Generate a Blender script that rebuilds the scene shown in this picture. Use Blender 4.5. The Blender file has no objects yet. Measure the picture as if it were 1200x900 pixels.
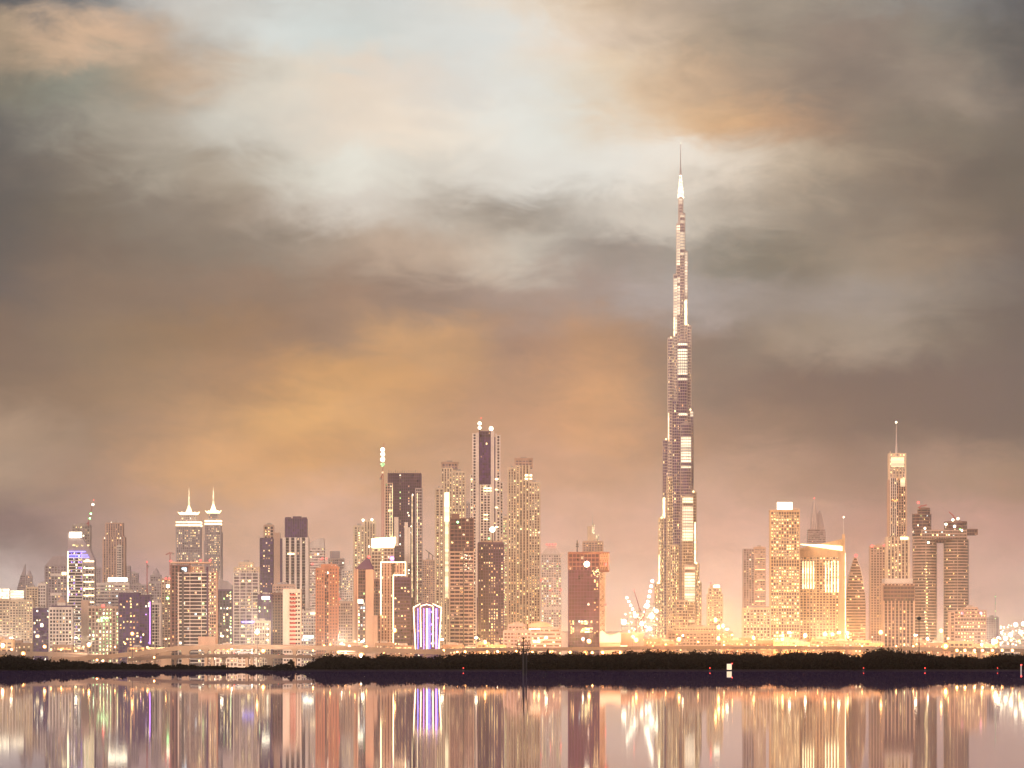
import bpy, math, random
from math import radians, sin, cos, pi
random.seed(7)
S = bpy.context.scene
C = S.collection

# ------------------------------------------------------------------ camera, sky, sun, exposure
F = 5200.0      # focal length expressed in photograph pixels (photograph is 1200 px wide)
HZ = 783.5      # height of the horizon in the photograph
CAM_H = 0.4
cam = bpy.data.cameras.new('camera'); co = bpy.data.objects.new('camera', cam); C.objects.link(co)
cam.sensor_width = 36; cam.lens = 36 * F / 1200; cam.shift_y = (HZ - 450) / 1200
cam.clip_start = 0.5; cam.clip_end = 40000
co.location = (0, 0, CAM_H); co.rotation_euler = (radians(90), 0, 0)
S.camera = co
S.render.resolution_x = 1024; S.render.resolution_y = 768
S.view_settings.view_transform = 'Standard'; S.view_settings.look = 'None'
S.view_settings.exposure = 0.0; S.view_settings.gamma = 1.0
cy = S.cycles
cy.max_bounces = 6; cy.diffuse_bounces = 2; cy.glossy_bounces = 3; cy.volume_bounces = 0
cy.transparent_max_bounces = 6; cy.caustics_reflective = False; cy.caustics_refractive = False
cy.use_denoising = True
cy.sample_clamp_indirect = 6
cy.filter_width = 1.4

SUN_EL, SUN_AZ = 14.0, 200.0
def lin(c):
    r = []
    for v in c:
        v /= 255.0
        r.append(v / 12.92 if v <= 0.04045 else ((v + 0.055) / 1.055) ** 2.4)
    return (r[0], r[1], r[2], 1.0)

W = bpy.data.worlds.new('World'); S.world = W; W.use_nodes = True
nt = W.node_tree; N = nt.nodes; L = nt.links
for n in list(N): N.remove(n)
def nd(t, **k):
    n = N.new(t)
    for a, b in k.items(): setattr(n, a, b)
    return n
def mth(op, a, b=None, c=None, clamp=False):
    n = nd('ShaderNodeMath', operation=op); n.use_clamp = clamp
    for i, v in enumerate((a, b, c)):
        if v is None: continue
        if isinstance(v, (int, float)): n.inputs[i].default_value = v
        else: L.new(v, n.inputs[i])
    return n.outputs[0]
def mixc(f, a, b, blend='MIX'):
    n = nd('ShaderNodeMix', data_type='RGBA', blend_type=blend)
    for s, v in ((n.inputs[0], f), (n.inputs[6], a), (n.inputs[7], b)):
        if isinstance(v, (int, float)): s.default_value = v
        elif isinstance(v, tuple): s.default_value = v
        else: L.new(v, s)
    return n.outputs[2]
out = nd('ShaderNodeOutputWorld'); bg = nd('ShaderNodeBackground'); L.new(bg.outputs[0], out.inputs[0])
tc = nd('ShaderNodeTexCoord'); sx = nd('ShaderNodeSeparateXYZ'); L.new(tc.outputs['Generated'], sx.inputs[0])
dx, dy, dz = sx.outputs
az = mth('ARCTAN2', dx, dy)
el = mth('ARCSINE', dz)
# compass bearing and height above the horizon, in units of about a hundredth of the view
u0 = mth('MULTIPLY', az, F / 100); v0 = mth('MULTIPLY', el, F / 100)
cmb = nd('ShaderNodeCombineXYZ'); L.new(u0, cmb.inputs[0]); L.new(v0, cmb.inputs[1])
def noise(scale, detail, rough, sxyz=(1, 1, 1), off=(0, 0, 0), dist=0.0, vec=None):
    mp = nd('ShaderNodeMapping'); mp.inputs['Scale'].default_value = sxyz; mp.inputs['Location'].default_value = off
    L.new(vec or cmb.outputs[0], mp.inputs[0])
    n = nd('ShaderNodeTexNoise'); n.inputs['Scale'].default_value = scale; n.inputs['Detail'].default_value = detail
    n.inputs['Roughness'].default_value = rough; n.inputs['Distortion'].default_value = dist
    L.new(mp.outputs[0], n.inputs['Vector'])
    return n
n1 = noise(0.55, 9, 0.56, (0.75, 1.15, 1), (3.1, 7.7, 0), 0.25)
s1 = nd('ShaderNodeSeparateColor'); L.new(n1.outputs['Color'], s1.inputs[0])
n1b = noise(1.7, 10, 0.66, (0.6, 1.2, 1), (13.1, 2.7, 0), 0.5)
s1b = nd('ShaderNodeSeparateColor'); L.new(n1b.outputs['Color'], s1b.inputs[0])
def warped(v, ch, a1, a2):
    w = mth('MULTIPLY_ADD', mth('SUBTRACT', s1.outputs[ch], 0.5), a1, v)
    return mth('MULTIPLY_ADD', mth('SUBTRACT', s1b.outputs[ch], 0.5), a2, w)
uw = warped(u0, 0, 1.1, 1.3); vw = warped(v0, 1, 0.8, 0.9)
U = mth('MULTIPLY_ADD', uw, 1 / 12.0, 0.5)             # 0..1 across the bearing range of the view
V = mth('SUBTRACT', HZ / 100, vw)                      # hundredths of the view, downwards
SKY_ROWS = [
 (0, [(39, 39, 39), (84, 91, 95), (208, 202, 192), (181, 182, 176), (212, 213, 206), (200, 207, 205), (239, 226, 208), (202, 171, 132), (175, 157, 141), (143, 128, 107), (138, 129, 115), (121, 122, 120), (39, 39, 39)]),
 (50, [(144, 125, 97), (236, 193, 154), (155, 138, 118), (224, 229, 224), (196, 205, 201), (215, 215, 208), (216, 222, 219), (239, 213, 185), (153, 131, 106), (133, 122, 104), (121, 98, 83), (126, 119, 103), (39, 39, 39)]),
 (100, [(97, 87, 65), (132, 142, 129), (188, 143, 99), (209, 211, 200), (229, 209, 186), (219, 209, 196), (220, 226, 223), (226, 207, 178), (203, 165, 125), (148, 126, 104), (80, 69, 60), (152, 134, 114), (39, 39, 39)]),
 (150, [(39, 39, 39), (154, 148, 130), (164, 151, 134), (203, 203, 192), (226, 211, 193), (244, 228, 206), (228, 233, 228), (220, 216, 203), (226, 179, 122), (190, 144, 103), (112, 98, 83), (102, 91, 72), (83, 73, 60)]),
 (200, [(39, 39, 39), (114, 100, 81), (164, 156, 140), (138, 118, 94), (248, 249, 237), (198, 190, 176), (226, 224, 215), (221, 221, 213), (246, 236, 221), (197, 177, 151), (151, 132, 108), (77, 63, 50), (70, 62, 46)]),
 (250, [(39, 39, 39), (88, 72, 48), (113, 104, 93), (129, 107, 83), (231, 226, 215), (176, 165, 150), (107, 99, 88), (201, 196, 185), (210, 201, 186), (141, 128, 109), (117, 107, 93), (108, 91, 71), (71, 61, 46)]),
 (300, [(39, 39, 39), (95, 70, 49), (108, 93, 76), (107, 95, 81), (156, 140, 123), (182, 153, 128), (205, 202, 189), (107, 96, 91), (152, 146, 137), (43, 57, 40), (136, 123, 106), (140, 119, 95), (48, 39, 39)]),
 (350, [(42, 38, 46), (117, 88, 60), (113, 87, 67), (120, 93, 71), (133, 99, 74), (120, 98, 87), (158, 136, 124), (125, 107, 99), (167, 162, 162), (107, 102, 95), (152, 145, 139), (126, 116, 102), (39, 38, 46)]),
 (400, [(98, 67, 46), (109, 85, 59), (129, 92, 47), (137, 93, 47), (107, 85, 77), (221, 161, 87), (87, 71, 83), (197, 139, 82), (57, 60, 70), (108, 96, 79), (154, 144, 130), (78, 72, 60), (39, 38, 46)]),
 (450, [(99, 71, 46), (116, 83, 52), (151, 113, 70), (148, 100, 58), (214, 153, 70), (191, 135, 80), (150, 112, 90), (215, 150, 85), (89, 86, 84), (52, 44, 46), (39, 38, 46), (39, 38, 46), (39, 38, 46)]),
 (500, [(176, 143, 114), (108, 83, 64), (177, 129, 87), (194, 140, 74), (237, 173, 91), (176, 129, 92), (182, 129, 95), (214, 153, 98), (129, 101, 88), (104, 85, 72), (39, 38, 46), (39, 38, 46), (39, 38, 46)]),
 (550, [(158, 132, 109), (136, 100, 85), (218, 160, 103), (210, 151, 92), (201, 141, 70), (188, 142, 107), (190, 140, 114), (194, 146, 112), (163, 133, 119), (156, 127, 111), (84, 69, 68), (139, 114, 101), (126, 99, 79)]),
 (620, [(63, 39, 60), (168, 132, 126), (191, 145, 121), (195, 150, 122), (208, 159, 137), (207, 164, 143), (204, 159, 145), (206, 165, 146), (193, 154, 142), (187, 153, 144), (138, 105, 106), (173, 133, 126), (175, 132, 125)]),
 (700, [(207, 192, 184), (152, 121, 135), (186, 144, 141), (210, 169, 157), (207, 174, 160), (216, 177, 165), (226, 194, 175), (219, 190, 173), (217, 184, 174), (216, 184, 172), (200, 162, 155), (183, 147, 141), (206, 170, 157)]),
 (780, [(223, 192, 167), (213, 178, 157), (213, 175, 152), (216, 178, 154), (220, 182, 157), (223, 188, 160), (226, 192, 162), (228, 195, 162), (228, 193, 162), (225, 190, 160), (223, 187, 158), (220, 184, 156), (219, 182, 152)]),
]
SKY_GAIN = 1.06
AMBIENT = (0.55, 0.37, 0.39, 1)
col = None; py = None
for (yy, cs) in SKY_ROWS:
    r = nd('ShaderNodeValToRGB'); r.color_ramp.interpolation = 'B_SPLINE'
    e = r.color_ramp.elements
    while len(e) < len(cs): e.new(0.5)
    for i, c in enumerate(cs):
        e[i].position = i / (len(cs) - 1)
    for i, c in enumerate(cs):
        e[i].color = lin(c)
    L.new(U, r.inputs[0])
    if col is None: col = r.outputs[0]
    else:
        mr = nd('ShaderNodeMapRange', interpolation_type='SMOOTHSTEP')
        mr.inputs[1].default_value = py / 100; mr.inputs[2].default_value = yy / 100
        L.new(V, mr.inputs[0])
        col = mixc(mr.outputs[0], col, r.outputs[0])
    py = yy
# wisps and folds of the cloud layer
n2 = noise(1.1, 10, 0.62, (0.55, 1.5, 1), (1.7, 4.2, 0), 0.5)
n3 = noise(0.5, 8, 0.55, (0.6, 1.4, 1), (8.7, 1.2, 0), 0.3)
fold = mth('ADD', mth('MULTIPLY', mth('SUBTRACT', n2.outputs[0], 0.5), 0.62), mth('MULTIPLY', mth('SUBTRACT', n3.outputs[0], 0.5), 0.40))
n4 = noise(2.6, 10, 0.68, (0.55, 1.25, 1), (5.3, 9.1, 0), 0.7)
fold = mth('ADD', fold, mth('MULTIPLY', mth('SUBTRACT', n4.outputs[0], 0.5), 0.42))
# the open pale sky between the clouds is smoother than the clouds
lum = nd('ShaderNodeRGBToBW'); L.new(col, lum.inputs[0])
calm = nd('ShaderNodeMapRange', interpolation_type='SMOOTHSTEP'); calm.inputs[1].default_value = 0.34; calm.inputs[2].default_value = 0.72
calm.inputs[3].default_value = 1.0; calm.inputs[4].default_value = 0.22; L.new(lum.outputs[0], calm.inputs[0])
fold = mth('MULTIPLY', fold, calm.outputs[0])
fgain = mth('ADD', fold, 1.0)
cg = nd('ShaderNodeCombineColor')
L.new(fgain, cg.inputs[0]); L.new(mth('MULTIPLY_ADD', fold, 1.04, 1.0), cg.inputs[1]); L.new(mth('MULTIPLY_ADD', fold, 1.05, 1.0), cg.inputs[2])
col = mixc(1.0, col, cg.outputs[0], 'MULTIPLY')
# the dusk sky on the other side, behind the viewer
back = nd('ShaderNodeMapRange', interpolation_type='SMOOTHSTEP')
back.inputs[1].default_value = 0.975; back.inputs[2].default_value = 0.90; L.new(dy, back.inputs[0])
col = mixc(back.outputs[0], col, AMBIENT)
sky = nd('ShaderNodeTexSky', sky_type='NISHITA'); sky.sun_disc = False
sky.sun_elevation = radians(SUN_EL); sky.sun_rotation = radians(SUN_AZ)
skc = mixc(1.0, sky.outputs[0], (0.008, 0.008, 0.008, 1), 'MULTIPLY')
col = mixc(1.0, col, skc, 'ADD')
L.new(col, bg.inputs[0]); bg.inputs[1].default_value = SKY_GAIN
W.cycles.sampling_method = 'MANUAL'; W.cycles.sample_map_resolution = 1024

sun = bpy.data.lights.new('sun', 'SUN'); sun.energy = 1.7; sun.angle = radians(12); sun.color = (1, 0.76, 0.56)
so = bpy.data.objects.new('sun', sun); C.objects.link(so)
# sun_rotation 0 = +Y, clockwise; lamp points along -Z of the object
a = radians(SUN_AZ); d = (sin(a) * cos(radians(SUN_EL)), cos(a) * cos(radians(SUN_EL)), sin(radians(SUN_EL)))
from mathutils import Vector
so.rotation_euler = Vector(d).to_track_quat('Z', 'Y').to_euler()

HAZE_DENSITY = 3.0e-5

# ------------------------------------------------------------------ materials
MATS = {}
def surf(name, color, rough=0.7, metal=0.0, var=0.25, nscale=0.08, streak=True, cell=None, spec=0.5):
    m = bpy.data.materials.new(name); m.use_nodes = True; MATS[name] = m
    t = m.node_tree; b = t.nodes['Principled BSDF']
    b.inputs['Roughness'].default_value = rough; b.inputs['Metallic'].default_value = metal
    b.inputs['Specular IOR Level'].default_value = spec
    tcn = t.nodes.new('ShaderNodeTexCoord')
    mp = t.nodes.new('ShaderNodeMapping'); mp.inputs['Scale'].default_value = (1, 1, 0.25 if streak else 1)
    t.links.new(tcn.outputs['Object'], mp.inputs[0])
    n = t.nodes.new('ShaderNodeTexNoise'); n.inputs['Scale'].default_value = nscale; n.inputs['Detail'].default_value = 6
    n.inputs['Roughness'].default_value = 0.65
    t.links.new(mp.outputs[0], n.inputs['Vector'])
    r = t.nodes.new('ShaderNodeMapRange'); r.inputs[1].default_value = 0.3; r.inputs[2].default_value = 0.7
    r.inputs[3].default_value = 1 - var; r.inputs[4].default_value = 1 + var * 0.6
    t.links.new(n.outputs[0], r.inputs[0])
    val = r.outputs[0]
    if cell:
        q = t.nodes.new('ShaderNodeVectorMath'); q.operation = 'DIVIDE'; q.inputs[1].default_value = cell
        t.links.new(tcn.outputs['Object'], q.inputs[0])
        fl = t.nodes.new('ShaderNodeVectorMath'); fl.operation = 'FLOOR'; t.links.new(q.outputs[0], fl.inputs[0])
        wn = t.nodes.new('ShaderNodeTexWhiteNoise'); t.links.new(fl.outputs[0], wn.inputs['Vector'])
        r2 = t.nodes.new('ShaderNodeMapRange'); r2.inputs[3].default_value = 0.35; r2.inputs[4].default_value = 2.1
        t.links.new(wn.outputs['Value'], r2.inputs[0])
        mm = t.nodes.new('ShaderNodeMath'); mm.operation = 'MULTIPLY'
        t.links.new(val, mm.inputs[0]); t.links.new(r2.outputs[0], mm.inputs[1]); val = mm.outputs[0]
    mx = t.nodes.new('ShaderNodeVectorMath'); mx.operation = 'SCALE'; mx.inputs[0].default_value = color
    t.links.new(val, mx.inputs['Scale']); t.links.new(mx.outputs[0], b.inputs['Base Color'])
    return m
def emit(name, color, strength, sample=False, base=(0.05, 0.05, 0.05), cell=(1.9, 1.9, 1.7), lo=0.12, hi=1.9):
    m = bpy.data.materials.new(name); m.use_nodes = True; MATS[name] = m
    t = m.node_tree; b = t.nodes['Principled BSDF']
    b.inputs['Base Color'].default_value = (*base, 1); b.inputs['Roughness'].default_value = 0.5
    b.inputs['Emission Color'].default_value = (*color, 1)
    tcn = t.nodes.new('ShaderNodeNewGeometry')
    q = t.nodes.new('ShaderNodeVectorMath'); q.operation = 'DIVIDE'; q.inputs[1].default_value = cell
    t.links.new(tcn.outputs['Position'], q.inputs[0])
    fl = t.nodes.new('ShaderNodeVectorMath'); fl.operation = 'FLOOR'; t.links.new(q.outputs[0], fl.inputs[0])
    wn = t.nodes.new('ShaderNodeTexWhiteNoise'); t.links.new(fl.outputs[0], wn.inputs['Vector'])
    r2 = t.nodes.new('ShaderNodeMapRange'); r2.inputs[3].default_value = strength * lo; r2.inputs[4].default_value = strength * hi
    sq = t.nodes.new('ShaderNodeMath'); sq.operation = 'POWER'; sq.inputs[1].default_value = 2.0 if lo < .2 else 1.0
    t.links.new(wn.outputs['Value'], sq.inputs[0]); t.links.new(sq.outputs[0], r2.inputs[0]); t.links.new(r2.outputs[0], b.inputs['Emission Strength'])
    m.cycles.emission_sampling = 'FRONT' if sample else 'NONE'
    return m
surf('cream stone', (0.72, 0.58, 0.42)); surf('gold stone', (0.74, 0.50, 0.27)); surf('white stone', (0.76, 0.68, 0.62)); surf('pink beige stone', (0.56, 0.38, 0.29))
surf('brick render', (0.38, 0.16, 0.09)); surf('grey cladding', (0.40, 0.34, 0.36)); surf('purple cladding', (0.075, 0.022, 0.10))
surf('brown cladding', (0.19, 0.09, 0.08)); surf('concrete', (0.40, 0.34, 0.31)); surf('dark metal', (0.06, 0.045, 0.05), rough=0.5)
surf('pale metal', (0.55, 0.5, 0.48), rough=0.4, metal=0.3); surf('black metal', (0.02, 0.018, 0.02), rough=0.6)
surf('dark glass', (0.018, 0.007, 0.020), rough=0.2, spec=0.3, cell=(3.1, 3.1, 3.5)); surf('purple glass', (0.045, 0.010, 0.10), rough=0.2, spec=0.3, cell=(3.1, 3.1, 3.5))
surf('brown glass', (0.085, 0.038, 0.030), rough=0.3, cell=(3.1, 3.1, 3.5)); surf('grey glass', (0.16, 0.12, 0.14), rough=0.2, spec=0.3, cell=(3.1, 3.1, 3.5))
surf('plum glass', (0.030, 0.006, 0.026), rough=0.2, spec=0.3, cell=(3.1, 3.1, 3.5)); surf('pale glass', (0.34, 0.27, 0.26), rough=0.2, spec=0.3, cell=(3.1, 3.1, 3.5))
surf('road concrete', (0.30, 0.19, 0.13)); surf('asphalt', (0.05, 0.048, 0.046), var=0.3, nscale=0.5); surf('sand', (0.018, 0.015, 0.014), rough=0.9, spec=0.05, var=0.3, nscale=0.02, streak=False)
surf('tent fabric', (0.78, 0.72, 0.68), var=0.05); surf('red paint', (0.45, 0.04, 0.03)); surf('white paint', (0.8, 0.8, 0.8), var=0.08)
surf('dark paint', (0.04, 0.04, 0.05), rough=0.3); surf('silver paint', (0.4, 0.4, 0.42), rough=0.3)
emit('warm light', (1, 0.62, 0.26), 2.2); emit('yellow light', (1, 0.78, 0.36), 3.3); emit('white light', (1, 0.88, 0.66), 4.0)
emit('green white light', (0.55, 1.0, 0.42), 2.2); emit('orange light', (1, 0.42, 0.14), 1.8); emit('dim light', (1, 0.60, 0.38), 0.7)
emit('cool light', (0.70, 0.90, 1.0), 2.2); emit('violet light', (0.42, 0.22, 1.0), 2.2); emit('cream light', (1, 0.76, 0.48), 1.25)
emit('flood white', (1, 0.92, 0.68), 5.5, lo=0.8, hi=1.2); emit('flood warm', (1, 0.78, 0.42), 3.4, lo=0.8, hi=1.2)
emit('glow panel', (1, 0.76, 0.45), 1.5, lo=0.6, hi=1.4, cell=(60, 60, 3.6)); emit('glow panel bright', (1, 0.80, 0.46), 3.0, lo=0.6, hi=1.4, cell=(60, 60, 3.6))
emit('flood panel', (1, 0.86, 0.62), 2.2, lo=0.4, hi=1.6, cell=(3, 3, 2.3)); emit('emissive floodlit shaft', (1, 0.85, 0.60), 1.8, lo=0.5, hi=1.3, cell=(80, 80, 4.6)); emit('neon gold', (1, 0.72, 0.40), 5.0, lo=0.9, hi=1.1); emit('neon blue', (0.22, 0.20, 1.0), 4.0, lo=0.9, hi=1.1); emit('neon violet', (0.62, 0.25, 1.0), 4.0, lo=0.9, hi=1.1)
emit('red lamp', (1, 0.06, 0.05), 5.0, lo=1, hi=1); emit('green lamp', (0.25, 1, 0.3), 8.0, lo=1, hi=1)
emit('sodium lamp', (1, 0.50, 0.16), 26.0, lo=0.8, hi=1.2, cell=(9, 9, 9)); emit('painted lamp halo', (1, 0.38, 0.11), 1.9, lo=.8, hi=1.2); emit('white lamp', (1, 0.86, 0.62), 26.0, lo=0.8, hi=1.2)
emit('pink sign', (1, 0.35, 0.45), 2.5); emit('red sign', (1, 0.12, 0.1), 3.0)
PAL = {
 'warm': [('warm light', 4), ('yellow light', 3), ('white light', 1), ('dim light', 6), ('orange light', 1)],
 'gold': [('warm light', 3), ('yellow light', 4), ('cream light', 6), ('dim light', 3)],
 'mixed': [('warm light', 3), ('yellow light', 3), ('white light', 2), ('green white light', 1.5), ('dim light', 4), ('cool light', 0.7)],
 'cool': [('white light', 2), ('green white light', 1), ('cool light', 1), ('yellow light', 2), ('dim light', 2)],
 'green': [('green white light', 4), ('yellow light', 4), ('white light', 1)],
 'dim': [('dim light', 6), ('warm light', 2), ('yellow light', 1)],
 'blue': [('violet light', 4), ('cool light', 1), ('white light', 2), ('yellow light', 2)],
 'orange': [('orange light', 4), ('warm light', 4), ('yellow light', 2)],
}
def pick(p):
    l = PAL[p]; return random.choices([a for a, b in l], [b for a, b in l])[0]

# ------------------------------------------------------------------ mesh helpers
def X(px, D): return (px - 600.0) / F * D
def Z(py, D): return CAM_H + (HZ - py) / F * D

class MB:
    def __init__(s): s.v = []; s.f = []; s.m = []; s.mats = []
    def mi(s, m):
        if m not in s.mats: s.mats.append(m)
        return s.mats.index(m)
    def add(s, vs, fs, m):
        o = len(s.v); k = s.mi(m); s.v += vs
        for f in fs: s.f.append([i + o for i in f]); s.m.append(k)
    def box(s, x0, x1, y0, y1, z0, z1, m):
        v = [(x0,y0,z0),(x1,y0,z0),(x1,y1,z0),(x0,y1,z0),(x0,y0,z1),(x1,y0,z1),(x1,y1,z1),(x0,y1,z1)]
        s.add(v, [(0,1,5,4),(1,2,6,5),(2,3,7,6),(3,0,4,7),(4,5,6,7),(3,2,1,0)], m)
    def frus(s, c0, c1, n, m, ph=None):
        """c = (x, y, z, rx, ry): a closed frustum between two ellipses"""
        ph = pi / n if ph is None else ph
        v = []
        for (x, y, z, rx, ry) in (c0, c1):
            for i in range(n):
                t = 2 * pi * i / n + ph; v.append((x + rx * cos(t), y + ry * sin(t), z))
        f = [(i, (i + 1) % n, n + (i + 1) % n, n + i) for i in range(n)]
        f += [tuple(range(n - 1, -1, -1)), tuple(range(n, 2 * n))]
        s.add(v, f, m)
    def poly(s, pts, y0, y1, m):
        """an outline in x,z carried from y0 to y1"""
        n = len(pts)
        v = [(x, y0, z) for x, z in pts] + [(x, y1, z) for x, z in pts]
        f = [tuple(range(n)), tuple(range(2 * n - 1, n - 1, -1))]
        f += [((i + 1) % n, i, n + i, n + (i + 1) % n) for i in range(n)]
        s.add(v, f, m)
    def bar(s, p, q, r, m, n=4, r2=None):
        p = Vector(p); q = Vector(q); a = (q - p)
        if a.length < 1e-6: return
        w = a.normalized(); u = w.orthogonal().normalized(); t = w.cross(u); r2 = r if r2 is None else r2
        v = []
        for (c, rr) in ((p, r), (q, r2)):
            for i in range(n):
                an = 2 * pi * i / n + pi / n; k = c + u * rr * cos(an) + t * rr * sin(an); v.append(tuple(k))
        f = [((i + 1) % n, i, n + i, n + (i + 1) % n) for i in range(n)] + [tuple(range(n)), tuple(range(2 * n - 1, n - 1, -1))]
        s.add(v, f, m)
    def ball(s, c, r, m, n=10, k=6, sz=1.0):
        v = [(c[0], c[1], c[2] - r * sz)]; 
        for j in range(1, k):
            a = -pi / 2 + pi * j / k
            for i in range(n):
                t = 2 * pi * i / n; v.append((c[0] + r * cos(a) * cos(t), c[1] + r * cos(a) * sin(t), c[2] + r * sin(a) * sz))
        v.append((c[0], c[1], c[2] + r * sz)); f = []
        for i in range(n): f.append((0, 1 + (i + 1) % n, 1 + i))
        for j in range(k - 2):
            for i in range(n):
                a = 1 + j * n; f.append((a + i, a + (i + 1) % n, a + n + (i + 1) % n, a + n + i))
        e = len(v) - 1; a = 1 + (k - 2) * n
        for i in range(n): f.append((a + i, a + (i + 1) % n, e))
        s.add(v, f, m)
    def build(s, name, parent=None, loc=None, smooth=False):
        me = bpy.data.meshes.new(name); me.from_pydata(s.v, [], s.f)
        for m in s.mats: me.materials.append(MATS[m])
        if s.m: me.polygons.foreach_set('material_index', s.m)
        if smooth: me.polygons.foreach_set('use_smooth', [True] * len(s.f))
        me.update()
        o = bpy.data.objects.new(name, me); C.objects.link(o)
        if parent: o.parent = parent
        if loc: o.location = loc
        return o
def tag(o, label=None, cat=None, group=None, kind=None):
    for k, v in (('label', label), ('category', cat), ('group', group), ('kind', kind)):
        if v: o[k] = v
    return o
def empty(name, loc, rz=0):
    o = bpy.data.objects.new(name, None); C.objects.link(o); o.location = loc; o.rotation_euler = (0, 0, rz); o.empty_display_size = 5
    return o

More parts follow.
